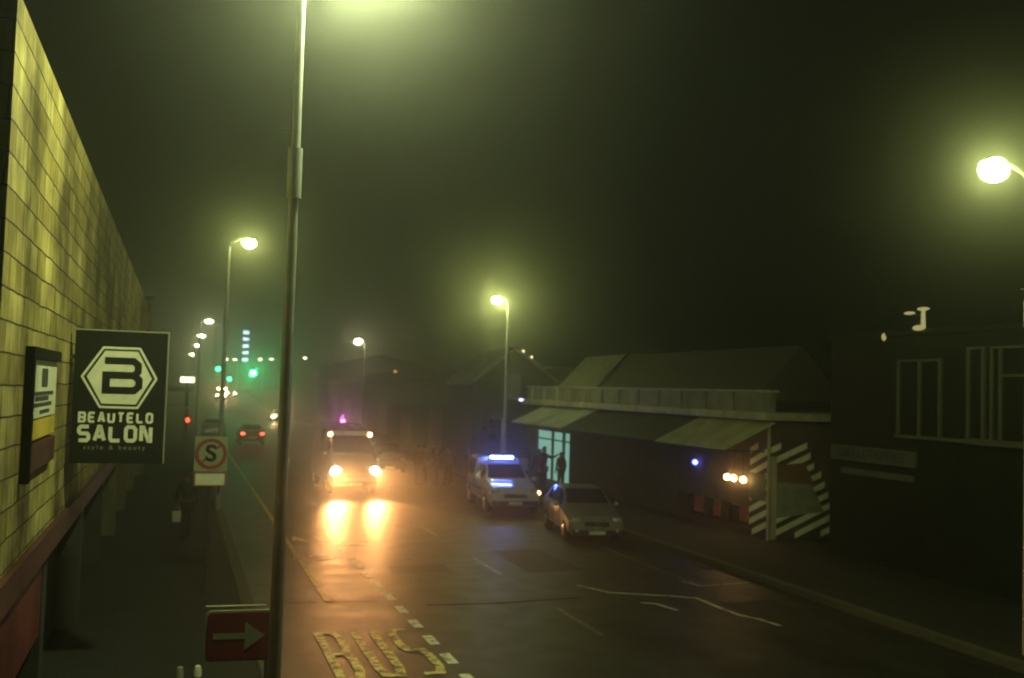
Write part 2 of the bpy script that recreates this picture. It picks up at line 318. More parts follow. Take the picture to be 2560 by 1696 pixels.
# BUS written for traffic going away from the camera
mb = MB()
letters(mb, 'BUS', 2.42, 4.14, 14.9, 17.8, .15, .15, lambda a, b, d: Vector((a, b, .005 + d * .5)))
struct(mb.build('road_lettering', M['text']))
mb = MB()
mb.ribbon([(3.6 + .27 * math.cos(2 * PI * k / 20), 25.5 + .36 * math.sin(2 * PI * k / 20)) for k in range(20)], .05, lambda a, b: Vector((a, b, .006)), closed=True)
struct(mb.build('manhole_ring', M['white']))
mb = MB(); mb.disc((3.6, 25.5, .0055), .2, 'z', 18, .3)
struct(mb.build('manhole_lid', M['dark_steel']))
mb = MB()
mb.add([(3.15, 28.3, .005), (3.62, 28.0, .005), (3.3, 29.1, .005)], [(0, 1, 2)])
mb.add([(3.85, 28.2, .005), (4.15, 28.2, .005), (4.15, 28.9, .005), (3.85, 28.9, .005)], [(0, 1, 2, 3)])
mb.add([(4.55, 27.2, .0055), (5.1, 27.2, .0055), (5.1, 27.6, .0055), (4.55, 27.6, .0055)], [(0, 1, 2, 3)])
struct(mb.build('road_patch_marks', M['white']))
mb = MB()
mb.ribbon([(8.7, 21.0), (9.1, 20.1), (9.6, 19.85), (10.3, 19.5), (10.75, 19.2), (10.75, 18.3), (10.8, 17.6), (11.0, 17.2), (11.1, 16.6)], .05, lambda a, b: Vector((a, b, .005)))
mb.ribbon([(11.35, 21.0), (11.5, 20.4), (12.2, 20.5), (12.9, 20.6)], .03, lambda a, b: Vector((a, b, .0055)))
mb.ribbon([(9.3, 19.0), (9.6, 18.85), (9.75, 18.2)], .05, lambda a, b: Vector((a, b, .006)))
struct(mb.build('spilt_paint_streak', M['streak']))
mb = MB()
mb.ribbon([(1.7, 20.25), (3.0, 20.28), (4.0, 20.15)], .025, lambda a, b: Vector((a, b, .0045)))
mb.ribbon([(4.9, 19.6), (6.2, 19.5), (8.2, 19.7)], .05, lambda a, b: Vector((a, b, .0045)))
struct(mb.build('tar_seam', M['black']))

for nm, x0, x1, y0, y1 in (('asphalt_patch', 8.1, 9.6, 22.6, 26.0), ('asphalt_patch', 10.9, 12.4, 16.0, 18.8), ('asphalt_patch', 4.9, 6.4, 23.0, 24.1)):
    mb = MB(); e = [(x0, y0), (x1, y0 + .1), (x1 - .05, y1), (x0 + .08, y1 - .15)]
    mb.add([(x, y, .0035) for x, y in e], [(0, 1, 2, 3)]); struct(mb.build(nm, M['patch']))
for x, y in ((6.4, 26.6), (9.9, 23.4)):
    mb = MB(); mb.disc((x, y, .0048), .33, 'z', 22); struct(mb.build('manhole_cover', M['dark_steel']))
for y in (22.3, 33.0):
    mb = MB()
    for k in range(7): mb.box(KR - .52, KR - .03, y + .09 * k, y + .09 * k + .05, .003, .016)
    struct(mb.build('drain_grate', M['dark_steel']))
# ------------------------------------------------------------------ street lamps
def street_lamp(x, y, zh, side, lens, label, arm=.65, r0=.085, r1=.05, big=1.0, det=True):
    fl = 1.0 if det else .5; lk = .72 if det and y < 70 else .85
    z0 = zg(y) + (.13 if (x < KL or x > KR) else 0)
    t = thing('street_lamp', label, 'street lamp', (x, y, z0), 0, 'street lamps along the road'); h = zh - z0
    pb = MB(); pb.tube([(0, 0, 0), (0, 0, h * .5), (0, 0, h - .12)], [r0, (r0 + r1) / 2, r1], 14); pb.build('pole', M['steel'], t, True)
    ab = MB(); ab.tube([(0, 0, h - .16), (side * arm * .12, 0, h + .04), (side * arm * .55, 0, h + .17), (side * arm * .9, 0, h + .2)], [r1 * .95, r1 * .85, r1 * .75, r1 * .7], 10); ab.build('arm', M['steel'], t, True)
    hb = MB(); hb.ell((side * arm, 0, h + .2), (.27 * big ** .3, .11, .08), 14, 6); hb.build('lamp_housing', M['dark_steel'], t, True)
    lb = MB(); lb.ell((side * (arm + .03), 0, h + .2 - .18 * (lk + .1)), (.3 * big * lk, .22 * big * lk, .23 * big * fl * lk), 14, 8); lb.build('lens', lens, t, True)
    if det:
        c = MB(); c.tube([(0, 0, h * .68), (0, 0, h * .74)], [r0 * 1.02, r0 * 1.02], 14); c.build('collar', M['steel'], t, True)
        k = MB(); k.tube([(0, 0, h * .76), (-.17, 0, h * .76)], [.012, .012], 6); k.build('bracket', M['steel'], t)
        d = MB(); d.box(-.05, .05, -r0 - .012, -r0 + .02, .5, .95); d.build('service_door', M['dark_steel'], t, bevel=.006)
    return t
street_lamp(1.1, 11.0, 9.3, 1, M['lens_near'], 'tall near street lamp crossing the whole view, its glowing head cut by the top edge', .62, .078, .042, 1.1)
street_lamp(1.4, 34.4, 8.95, 1, M['lens_street'], 'street lamp on the left kerb, just behind the round no stopping sign', .62)
for y, h, lb in ((80.5, 8.9, 'lit street lamp highest of the far cluster left of the tower of lights'), (107.5, 8.9, 'far left street lamp, second highest of the receding cluster'), (137.5, 8.9, 'far left street lamp, third highest of the receding cluster'), (190, 9.0, 'farthest and lowest street lamp of the left receding cluster')):
    street_lamp(1.4, y, h, 1, M['lens_far'], lb, .6, .1, .07, 1.0 + y / 400, det=False)
street_lamp(13.82, 13.4, 8.3, -1, M['lens_right'], 'big glaring street lamp at the right edge, above the dark building', .75, .085, .05, 1.3)
street_lamp(13.6, 41.5, 8.2, -1, M['lens_mid'], 'street lamp on the right pavement behind the white police pickup', .5)
street_lamp(13.6, 77, 7.7, -1, M['lens_far'], 'smaller street lamp far down the right pavement, above the van', .5, .085, .06, 1.15)
for x, y, h, lb in ((9.3, 205, 8.7, 'tiny lamp beside the second left lamp pole'), (11.3, 212, 8.8, 'tiny lamp left of the foot of the light tower'), (15.8, 205, 8.9, 'tiny lamp right of the tower, left of two bright ones'), (18.0, 205, 9.0, 'brighter tiny lamp above the big green signal'), (20.4, 205, 9.2, 'tiny bright lamp touching the near lamp pole on its left'), (24.6, 205, 9.5, 'tiny lamp just right of the near lamp pole')):
    street_lamp(x, y, h, -1, M['lens_row'], lb, .5, .09, .07, 1.5, det=False)

# ------------------------------------------------------------------ left: long block building
WX = -1.45
b = thing('block_building', 'long building of yellowish concrete blocks lining the left pavement', 'building', (WX, 9.3, 0))
w = MB(); w.box(-9, 0, 0, 37.6, 2.5, 7.65); w.build('upper_wall', M['block'], b)
w = MB(); w.box(-9, -.04, .02, 37.58, 7.652, 7.70); w.build('coping', M['darkwall'], b)
w = MB(); w.box(-9, .06, -.03, 37.62, 2.18, 2.49); w.build('lintel', M['rust'], b)
w = MB(); w.box(-9, -.5, .1, 37.5, .13, 2.17); w.build('shopfront', M['darkwall'], b)
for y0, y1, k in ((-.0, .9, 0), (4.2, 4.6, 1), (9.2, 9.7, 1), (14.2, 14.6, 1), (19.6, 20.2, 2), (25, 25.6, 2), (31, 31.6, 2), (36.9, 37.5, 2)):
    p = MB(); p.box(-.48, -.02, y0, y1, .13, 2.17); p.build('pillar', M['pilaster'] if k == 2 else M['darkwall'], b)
for y0, y1 in ((4.7, 9.1), (9.8, 14.1), (14.7, 19.5), (20.3, 24.9), (25.7, 30.9), (31.7, 36.8)):
    s = MB(); s.box(-.42, -.36, y0, y1, .14, 2.16); s.build('roller_shutter', M['shutter'], b)
p = MB(); p.box(-.1, -.03, .95, 4.15, 1.2, 2.16); q = p.build('red_panel', M['redpanel'], b); q['label'] = 'faded red panel under the lintel'
# far end bump of the wall
b2 = thing('corner_pier', 'blocky pier at the far end of the block wall, lit yellow by the lamp', 'wall', (WX, 47.2, 0))
w = MB(); w.box(-3, .12, 0, 1.2, .13, 7.9); w.build('pier', M['block'], b2)
w = MB(); w.box(-3, .18, -.05, 1.25, 7.91, 8.05); w.build('coping', M['darkwall'], b2)

# notice board on the wall
nb = thing('notice_board', 'dark framed notice board of pale posters fixed flat on the block wall', 'notice board', (WX, 10.85, 3.28))
f = MB(); f.box(.004, .09, 0, .12, 0, 1.36); f.box(.004, .09, .121, 2.35, 1.24, 1.359); f.build('frame', M['black'], nb)
f = MB(); f.box(.004, .05, .13, 2.3, .62, 1.235); f.build('poster', M['cream'], nb)
mb = MB()
for z0, z1, y0, y1 in ((.95, 1.15, .95, 1.45), (.86, .9, .4, 2.0), (.80, .85, .5, 1.6), (.74, .78, .3, 1.9), (.66, .70, .9, 1.7)):
    mb.box(.051, .054, y0, y1, z0, z1)
mb.build('print', M['dark_steel'], nb)
f = MB(); f.box(.004, .05, .13, 2.3, .40, .60); f.build('yellow_strip', M['yellowband'], nb)
f = MB(); f.box(.004, .07, .25, 2.3, .08, .36); f.build('red_box', M['rust'], nb)

# salon sign
ss = thing('salon_sign', 'black projecting salon sign with cream hexagon emblem on the block wall', 'sign', (0, 14.98, 0))
f = MB(); f.box(-1.38, -.17, 0, .14, 3.16, 5.0); f.build('board', M['black'], ss, bevel=.01)
f = MB(); f.box(-1.40, -.15, -.012, .15, 5.001, 5.02); f.box(-.168, -.15, -.012, .15, 3.16, 5.0); f.build('edge_trim', M['trim'], ss)
for zz in (3.5, 4.6):
    f = MB(); f.box(-1.45, -1.381, .04, .10, zz, zz + .06); f.build('bracket', M['dark_steel'], ss)
def SP(cx, cy, d=0): return Vector((-1.38 + (cx - 548) / 642 * 1.2, -.004 - d, 5.0 - (cy - 368) / 940 * 1.84))
mb = MB(); hx = [(605, 695), (745, 486), (1000, 486), (1125, 700), (1000, 911), (738, 909)]
mb.ribbon(hx, 8, lambda a, b: SP(a, b), closed=True)
mb.add([SP(a, b) for a, b in [(637, 694), (757, 508), (988, 508), (1093, 700), (987, 887), (748, 885)]], [tuple(range(6))])
mb.build('emblem', M['cream'], ss)
mb = MB()
mb.ribbon([(757, 578), (960, 578), (993, 605), (993, 652), (966, 680)], 25, lambda a, b: SP(a, b, .003))
mb.ribbon([(745, 680), (966, 680), (1003, 712), (1003, 758), (970, 788), (745, 788)], 25, lambda a, b: SP(a, b, .005))
mb.ribbon([(772, 672), (772, 795)], 27, lambda a, b: SP(a, b, .007))
mb.build('emblem_letter', M['black'], ss)
mb = MB()
letters(mb, 'BEAUTELO', 592, 1116, -1022, -944, 13, 17, lambda a, b, d: SP(a, -b, d))
letters(mb, 'SALON', 590, 1116, -1160, -1036, 15, 27, lambda a, b, d: SP(a, -b, d))
mb.build('lettering', M['cream'], ss)
c = SP(853, 1196, .002)
text_mesh('lettering', 'style & beauty', .085, M['trim'], ss, c, (PI / 2, 0, 0), 1.1, 1.45)

# no stopping sign
ns = thing('no_stopping_sign', 'white no stopping sign with red ring and black S above a small plate', 'road sign', (.68, 21, .13))
p = MB(); p.tube([(0, .05, 0), (0, .05, 3.05)], [.038, .038], 10); p.build('post', M['dark_steel'], ns, True)
p = MB(); p.box(-.32, .32, 0, .012, 2.40, 3.10); p.build('backing_plate', M['arrow_white'], ns, bevel=.004)
p = MB(); p.disc((0, -.004, 2.75), .30, 'y', 32); p.build('disc', M['arrow_white'], ns)
p = MB(); p.ribbon([(.275 * math.cos(2 * PI * k / 36), 2.75 + .275 * math.sin(2 * PI * k / 36)) for k in range(36)], .035, lambda a, b: Vector((a, -.008, b)), closed=True)
p.ribbon([(.10, 2.75 + .10), (.19, 2.75 + .19)], .022, lambda a, b: Vector((a, -.006, b))); p.ribbon([(-.19, 2.75 - .19), (-.10, 2.75 - .10)], .022, lambda a, b: Vector((a, -.006, b)))
p.build('red_ring', M['sign_red'], ns)
text_mesh('letter', 'S', .46, M['black'], ns, (0, -.010, 2.75), (PI / 2, 0, 0), 1.05, 1, .014)
p = MB(); p.box(-.31, .31, -.004, .010, 2.10, 2.385); p.build('lower_plate', M['cream'], ns)
p = MB(); p.ribbon([(-.295, 2.115), (.295, 2.115), (.295, 2.37), (-.295, 2.37)], .013, lambda a, b: Vector((a, -.008, b)), closed=True); p.build('plate_border', M['sign_red'], ns)

# arrow sign
a = thing('arrow_sign', 'maroon sign with pale arrow pointing right, low beside the near lamp pole', 'road sign', (.79, 11.9, -1.55), math.radians(-4))
a.scale = (1.39, 1.39, 1.39)
p = MB(); p.tube([(.23, .06, 1.21), (.23, .06, 2.28)], [.028, .028], 10); p.build('post', M['steel'], a, True)
p = MB()
def rrect(w, h, r, zc, y):
    out = []
    for cx, cz, a0 in ((w - r, h - r, 0), (-w + r, h - r, 90), (-w + r, -h + r, 180), (w - r, -h + r, 270)):
        for k in range(5):
            t = math.radians(a0 + 22.5 * k); out.append((cx + r * math.cos(t), y, zc + cz + r * math.sin(t)))
    return out
p.prism(rrect(.275, .205, .05, 2.16, 0), (0, .03, 0)); p.build('rim', M['trim'], a)
p = MB(); p.prism(rrect(.258, .188, .04, 2.16, -.006), (0, .004, 0)); p.build('panel', M['arrow_red'], a)
p = MB(); p.add([(-.21, -.009, 2.135), (.04, -.009, 2.135), (.04, -.009, 2.045), (.2, -.009, 2.16), (.04, -.009, 2.275), (.04, -.009, 2.185), (-.21, -.009, 2.185)], [tuple(range(7))]); p.build('arrow', M['arrow_white'], a)
p = MB(); p.box(-.28, .20, .02, .06, 2.392, 2.398); p.build('top_glint', M['trim'], a)  # pale strip standing in for lamplight on the sign's top edge
for i, (x, lb) in enumerate(((.16, 'dimmer left one of two pale posts at the bottom edge of the view'), (.36, 'brighter right one of two pale posts at the bottom edge of the view'))):
    o = thing('bollard', lb, 'bollard', (x, 12.3, .13), 0, 'pale posts on the left pavement')
    p = MB(); p.tube([(0, 0, 0), (0, 0, .85), (0, 0, .9)], [.045, .045, .03], 12); p.build('post', M['cream'] if i else M['trim'], o, True)
    p = MB(); p.tube([(0, 0, .70), (0, 0, .78)], [.048, .048], 12); p.build('band', M['dark_steel'], o)

# ------------------------------------------------------------------ left: far shops
b = thing('canopied_shop', 'low dark shop with flat canopy beyond the block wall on the left', 'building', (-1.45, 52, 0))
w = MB(); w.box(-9, 0, 0, 16, .13, 4.6); w.build('wall', M['darkwall'], b)
w = MB(); w.box(.004, 2.1, 4, 15.5, 3.72, 3.95); w.build('canopy', M['plaster'], b)
w = MB(); w.prism([(.004, 1.0, 3.25), (2.0, 1.0, 2.95), (2.0, 1.0, 2.9), (.004, 1.0, 3.2)], (0, 2.4, 0)); w.build('awning', M['palesheet'], b)
for y in (5, 14.8):
    w = MB(); w.tube([(1.95, y, .13), (1.95, y, 3.71)], [.06, .06], 8); w.build('post', M['dark_steel'], b)
w = MB(); w.box(.003, .03, 2, 6, .5, 2.5); w.build('window', M['glass'], b)
o = thing('sign_box', 'small lit cream sign box on the canopy of the far left shop', 'sign', (.45, 57.5, 3.95))
p = MB(); p.box(-.36, .36, -.1, .1, .28, .56); p.build('lit_face', M['signglow'], o); p = MB(); p.box(-.04, .04, -.04, .04, 0, .28); p.build('leg', M['dark_steel'], o)
o = thing('wall_lamp', 'small red lamp glowing under the canopy of the far left shop', 'lamp', (.55, 56.5, 2.1))
p = MB(); p.ell((0, 0, .1), (.1, .1, .12), 8, 6); p.build('bulb', M['redlamp'], o); p = MB(); p.tube([(0, 0, .2), (0, .3, 1.61)], [.015, .015], 6); p.build('stem', M['dark_steel'], o)
b = thing('brick_shop', 'dark flat roofed shop farther down the left side of the road', 'building', (-1.6, 71, 0))
w = MB(); w.box(-9, 0, 0, 42, .13, 5.2); w.build('wall', M['brownwall'], b)
w = MB(); w.box(-9, .1, -.05, 42.05, 5.21, 5.4); w.build('coping', M['plaster'], b)
for k in range(4):
    w = MB(); w.box(.003, .03, 3 + 9.5 * k, 9 + 9.5 * k, .6, 2.8); w.build('window', M['glass'], b)

# ------------------------------------------------------------------ far end: tower, signals, dark blocks
b = thing('tower_block', 'far dark tower with a vertical row of five bluish lit windows', 'building', (12.9, 214, zg(214)))
w = MB(); w.box(-6, 7, .5, 12, -1, 13.5); w.build('wall', M['darkwall'], b)
for k in range(5):
    w = MB(); w.box(-.6, .6, .3, .49, 6.3 + 1.42 * k - (.25 if k in (1, 3) else .33) , 6.3 + 1.42 * k + .33); w.build('lit_window', M['tower_glow'], b)
def signal(x, y, z, label, mast=None, r=.16):
    o = thing('traffic_signal', label, 'traffic light', (x, y, zg(y)), 0, 'green traffic signals at the junction'); h = z - zg(y)
    if mast: 
        p = MB(); p.tube([(mast, .2, 0), (mast, .2, h + .3), (mast * .8, .2, h + .62), (0, .2, h + .62)], [.09, .08, .06, .05], 8); p.build('mast_arm', M['steel'], o, True)
    else:
        p = MB(); p.tube([(0, .22, 0), (0, .22, h + .5)], [.06, .06], 8); p.build('post', M['steel'], o, True)
    p = MB(); p.box(-.2, .2, 0, .2, h - .25, h + .75); p.build('housing', M['black'], o, bevel=.03)
    for k, (nm, mt) in enumerate((('green_lens', M['green_main'] if mast else M['green']), ('amber_lens', M['trimplastic']), ('red_lens', M['tail_off']))):
        p = MB(); p.ell((0, -.03, h + .25 * k * 1.05), (r if k == 0 else .1, .04, r if k == 0 else .1), 12, 6); p.build(nm, mt, o, True)
    return o
signal(7.85, 115, 5.35, 'bright overhead green traffic signal on a mast arm below the light tower', 4.6, .3)
signal(5.3, 150, 6.1, 'faint green traffic signal above the far headlights, left of the lamp pole', None, .28)
signal(6.95, 150, 4.7, 'small bluish green traffic signal right of the far headlights', None, .26)

b = thing('warehouse', 'long low dark warehouse behind the crowd on the right', 'building', (17.2, 62, 0))
w = MB(); w.box(0, 14, 0, 60, .0, 4.6); w.build('wall', M['darkwall'], b)
w = MB(); w.prism([(-.2, -.2, 4.61), (14.2, -.2, 4.61), (7, -.2, 6.0)], (0, 60.4, 0)); w.build('roof', M['roofdark'], b)
for k in range(6):
    w = MB(); w.box(-.03, -.004, 4 + 9.5 * k, 8 + 9.5 * k, .1, 2.8); w.build('roller_shutter', M['shutter'], b)
for x, z, y in ((22.9, 6.45, 110), (27.2, 6.7, 110)):
    pass
b = thing('hill_house', 'distant dark house with two tiny amber lights, above the oncoming van', 'house', (25, 128, 0))
w = MB(); w.box(-7, 7, 0, 8, -1, 6.6); w.build('wall', M['darkwall'], b)
w = MB(); w.prism([(-7.4, -.3, 6.61), (7.4, -.3, 6.61), (0, -.3, 8.4)], (0, 8.6, 0)); w.build('roof', M['roofdark'], b)
for x in (1.7, 6.6):
    w = MB(); w.box(x - .16, x + .16, -.05, -.005, 6.15, 6.4); w.build('lit_window', M['amber'], b)

# ------------------------------------------------------------------ right: gabled house
b = thing('gabled_house', 'dark gabled house behind the right street lamp, bulbs on its gable edge', 'house', (18.85, 56, 0))
w = MB(); w.prism([(-2.5, 0, .1), (2.5, 0, .1), (2.5, 0, 5.0), (0, 0, 6.75), (-2.5, 0, 4.7)], (0, 5.5, 0)); w.build('wall', M['darkwall'], b)
w = MB(); w.prism([(-2.75, -.25, 4.55), (0, -.25, 6.78), (0, -.25, 6.92), (-2.75, -.25, 4.7)], (0, 6, 0)); w.prism([(.001, -.25, 6.78), (2.75, -.25, 4.9), (2.75, -.25, 5.04), (.001, -.25, 6.92)], (0, 6, 0)); w.build('roof', M['parapet'], b)
for x, z in ((.42, 6.66), (.95, 6.32)):
    w = MB(); w.ell((x, -.32, z), (.08, .06, .08), 8, 5); w.build('bulb', M['fairy'], b)
w = MB(); w.box(-1.9, -.6, -.03, -.004, 1.2, 2.6); w.build('window', M['glass'], b)

# ------------------------------------------------------------------ right: shop with awnings
b = thing('corner_shop', 'single storey shop with parapet, corrugated awnings and striped corner on the right', 'building', (16.75, 25.8, 0))
Lb = 21.8
w = MB(); w.box(0, 7, .02, 5.6, 1.0, 3.66); w.box(0, 7, 5.6, 15.9, .1, 3.66); w.box(0, 7, 15.9, 21.0, 2.45, 3.66); w.box(0, 7, 21.001, Lb, .1, 3.66); w.box(.001, 7, .021, 1.0, .1, .999); w.box(.9, 7, 1.0, 21, .1, .999); w.box(.5, 7, 15.91, 20.99, 1.0, 2.449)
w.build('wall', M['brownwall'], b)
w = MB(); w.box(-.28, 7, -.25, Lb + .2, 3.665, 3.9); w.build('ledge', M['ledge'], b, bevel=.02)
w = MB(); w.box(0, .2, -.02, Lb, 3.905, 4.50); w.build('parapet', M['parapet'], b)
w = MB(); w.box(-.06, .26, -.1, Lb + .06, 4.505, 4.57); w.build('coping', M['ledge'], b)
for k in range(13):
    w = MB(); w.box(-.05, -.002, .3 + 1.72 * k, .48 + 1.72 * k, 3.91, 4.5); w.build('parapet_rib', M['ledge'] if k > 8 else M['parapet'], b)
def sheet(y0, y1, mat, z0=3.62, z1=2.82, x1=-1.7, dz=0):
    w = MB(); w.prism([(-.02, y0, z0 + dz), (x1, y0, z1 + dz), (x1, y0, z1 - .03 + dz), (-.02, y0, z0 - .03 + dz)], (0, y1 - y0, 0)); return w.build('awning_sheet', mat, b)
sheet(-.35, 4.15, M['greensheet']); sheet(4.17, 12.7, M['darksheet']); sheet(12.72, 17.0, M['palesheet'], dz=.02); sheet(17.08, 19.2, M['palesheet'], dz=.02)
for y in (.2, 4.2, 8.5, 12.7, 17.05):
    w = MB(); w.tube([(-1.6, y, 2.76), (-.02, y, 2.72)], [.02, .02], 6); w.build('awning_strut', M['dark_steel'], b)
# hipped roof behind the parapet
w = MB(); w.prism([(.75, 15.3, 4.3), (2.45, 15.3, 6.1), (2.45, 15.3, 6.06), (.75, 15.3, 4.26)], (0, 4.8, 0)); w.build('roof_sheet', M['roofsheet'], b)
w = MB(); w.prism([(.75, 2, 4.28), (2.45, 2, 6.08), (4.2, 2, 4.28)], (0, 13.1, 0)); w.build('roof', M['roofdark'], b)
w = MB(); w.prism([(.7, 15.12, 4.3), (2.45, 15.12, 6.22), (2.45, 15.12, 6.1), (.8, 15.12, 4.28)], (0, .16, 0)); w.build('roof_edge', M['darkwall'], b)
# lit doorway with pale curtains
w = MB(); w.box(.34, .4, 16.1, 20.9, .12, 2.44); w.build('door_panel', M['teal'], b)
for y0, y1 in ((16.05, 16.2), (17.15, 17.3), (18.6, 18.72), (20.75, 20.9)):
    w = MB(); w.box(.2, .3, y0, y1, .12, 2.44); w.build('door_frame', M['dark_steel'], b)
w = MB(); w.box(.26, .33, 19.7, 20.0, 1.25, 1.65); w.build('notice', M['mural_red'], b)
w = MB(); w.box(.24, .3, 16.2, 20.7, 2.0, 2.06); w.build('door_rail', M['frame_white'], b)
w = MB(); w.box(-.06, -.003, 15.6, 21.2, 2.47, 2.78); w.build('door_fascia', M['rust'], b)
# shop window
w = MB(); w.box(.3, .36, 1.2, 5.5, .3, 2.4); w.build('shop_window', M['glass'], b)
for y in (1.1, 2.6, 4.1, 5.5):
    w = MB(); w.box(.22, .3, y, y + .08, .3, 2.5); w.build('window_bar', M['dark_steel'], b)
w = MB(); w.box(-.02, .29, 1.05, 5.6, .11, .32); w.build('sill', M['rust'], b)
for y0, y1, z0, z1, m_ in ((4.3, 4.9, .4, 1.1, 'poster_red'), (3.2, 3.6, .4, 1.25, 'poster_red'), (3.25, 3.5, 1.4, 2.2, 'rust'), (1.4, 2.0, .45, 1.0, 'poster_red'), (2.05, 2.45, .9, 1.4, 'mural_blue'), (4.6, 5.3, 1.3, 2.3, 'mural_blue')):
    w = MB(); w.box(.26, .298, y0, y1, z0, z1); w.build('window_poster', M[m_], b)
# striped corner: front face and end wall
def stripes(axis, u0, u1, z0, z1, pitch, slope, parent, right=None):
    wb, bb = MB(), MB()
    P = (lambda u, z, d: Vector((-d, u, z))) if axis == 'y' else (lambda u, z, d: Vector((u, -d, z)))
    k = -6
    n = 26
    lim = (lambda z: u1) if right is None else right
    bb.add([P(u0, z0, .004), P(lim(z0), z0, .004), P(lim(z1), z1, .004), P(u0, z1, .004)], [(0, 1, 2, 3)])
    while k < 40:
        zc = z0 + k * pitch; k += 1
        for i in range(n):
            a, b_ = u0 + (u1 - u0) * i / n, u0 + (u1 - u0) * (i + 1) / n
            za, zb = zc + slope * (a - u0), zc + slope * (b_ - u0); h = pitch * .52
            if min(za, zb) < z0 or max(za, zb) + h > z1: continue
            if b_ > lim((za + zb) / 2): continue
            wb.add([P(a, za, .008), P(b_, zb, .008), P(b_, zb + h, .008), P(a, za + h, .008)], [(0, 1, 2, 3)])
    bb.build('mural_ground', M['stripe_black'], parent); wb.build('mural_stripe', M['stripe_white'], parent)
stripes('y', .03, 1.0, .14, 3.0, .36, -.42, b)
stripes('x', .03, 3.4, .14, 3.05, .36, .42, b, right=lambda z: 1.2 + (3.05 - z) * .62)  # stripes stop on a slant: a shadow edge put into the paint
w = MB(); w.box(-.015, -.012, .1, .98, 1.25, 2.05); w.build('mural_panel', M['mural_green'], b)
w = MB(); w.prism([(.08, -.012, 2.32), (1.25, -.012, 2.42), (1.6, -.012, 1.75), (.08, -.012, 1.85)], (0, -.004, 0)); w.build('mural_panel', M['mural_red'], b)
w = MB(); w.prism([(.08, -.012, 1.86), (1.5, -.012, 1.76), (1.95, -.012, .95), (.08, -.012, .75)], (0, -.004, 0)); w.build('mural_panel', M['mural_blue'], b)
w = MB(); w.box(.02, .28, -.022, -.009, .14, 2.6); w.build('corner_board', M['ledge'], b)
w = MB(); w.tube([(-.06, -.1, .13), (-.06, -.1, 3.55)], [.05, .05], 10); w.build('downpipe', M['ledge'], b, True)
o = thing('neon_lamp', 'small blue lamp glowing in the shop window on the right', 'lamp', (16.62, 30.0, 2.1))
p = MB(); p.ell((0, 0, 0), (.06, .14, .08), 8, 6); p.build('bulb', M['blueled'], o); p = MB(); p.box(-.01, .01, -.01, .01, .08, .6); p.build('stem', M['dark_steel'], o)
for y, s, lb in ((27.9, .13, 'left of three warm bulbs in the shop window'), (27.5, .11, 'middle of three warm bulbs in the shop window'), (26.95, .13, 'right one of three warm bulbs, set apart, by the striped corner')):
    o = thing('bulb_lamp', lb, 'lamp', (16.6, y, 1.8), 0, 'warm bulbs in the shop window')
    p = MB(); p.ell((0, 0, 0), (.08, s, .1), 10, 6); p.build('bulb', M['warmbulb'], o, True); p = MB(); p.tube([(0, 0, .1), (0, 0, .9)], [.01, .01], 5); p.build('cord', M['black'], o)
o = thing('box_sign', 'blank grey box sign beside the right street lamp, small cool light under it', 'sign', (14.0, 41.9, 3.6))
p = MB(); p.box(-.28, .4, -.1, .1, .35, 1.45); p.build('box', M['plaster'], o, bevel=.02); p = MB(); p.tube([(-.4, 0, .5), (.3, 0, .5)], [.03, .03], 6); p.build('bracket', M['dark_steel'], o)
p = MB(); p.ell((.42, -.12, .32), (.12, .06, .06), 8, 5); p.build('led', M['coolled'], o)
o = thing('sign_post', 'thin post with short side arm standing behind the police pickup', 'sign post', (14.05, 43.2, .13))
p = MB(); p.tube([(0, 0, 0), (0, 0, 2.9)], [.055, .055], 8); p.build('post', M['steel'], o, True); p = MB(); p.box(-.55, .06, -.03, .03, 2.86, 3.02); p.build('arm', M['plaster'], o)

# ------------------------------------------------------------------ right: near dark building with windows
NX = 17.3
b = thing('office_building', 'dark two storey building with white window frames at the right edge', 'building', (NX, 14.5, 0))
w = MB(); w.box(0, 9, -6, 9.1, .1, 6.0); w.build('wall', M['officewall'], b)  # near-black render with noise mottling, same over the whole wall
w = MB(); w.box(-.1, 9, -6, 9.2, 6.005, 6.15); w.build('coping', M['officewall'], b)
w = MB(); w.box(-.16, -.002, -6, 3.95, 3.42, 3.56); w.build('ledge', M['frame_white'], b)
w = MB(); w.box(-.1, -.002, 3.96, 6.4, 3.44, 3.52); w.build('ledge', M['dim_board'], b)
def window(y0, y1, z0, z1, bars, trans, fm):
    f_ = MB(); t_ = .045
    f_.box(-.07, -.003, y0 - t_, y0 + t_, z0, z1); f_.box(-.07, -.003, y1 - t_, y1 + t_, z0, z1); f_.box(-.068, -.003, y0 + t_, y1 - t_, z1 - .06, z1)
    for q_ in bars: f_.box(-.066, -.003, q_ - t_, q_ + t_, z0, z1 - .061)
    if trans: f_.box(-.064, -.003, y0 + t_, (bars[0] if bars else y1) - t_ - .001, trans - .035, trans + .035)
    fo = f_.build('window', fm, b)
    p_ = MB(); p_.box(-.02, -.0025, y0 + .02, y1 - .02, z0, z1 - .03); p_.build('pane', M['blind'], fo)
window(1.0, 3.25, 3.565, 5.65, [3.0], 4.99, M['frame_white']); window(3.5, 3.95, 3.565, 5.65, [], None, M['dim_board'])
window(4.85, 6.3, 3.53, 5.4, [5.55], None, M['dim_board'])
o = thing('shop_fascia_sign', 'long dim signboard on the front of the dark right hand building', 'sign', (NX, 20.15, 2.72))
p = MB(); p.box(-.09, -.004, 0, 3.3, 0, .40); p.build('board', M['dim_board'], o, bevel=.008)
text_mesh('lettering', 'SMALLTAPPIES', .36, M['stripe_black'], o, (-.095, 1.65, .2), (PI / 2, 0, -PI / 2), 1.12, 1.0, .004)
p = MB(); p.box(-.05, -.004, .1, 2.9, -.36, -.2); p.build('lower_strip', M['dim_board'], o)
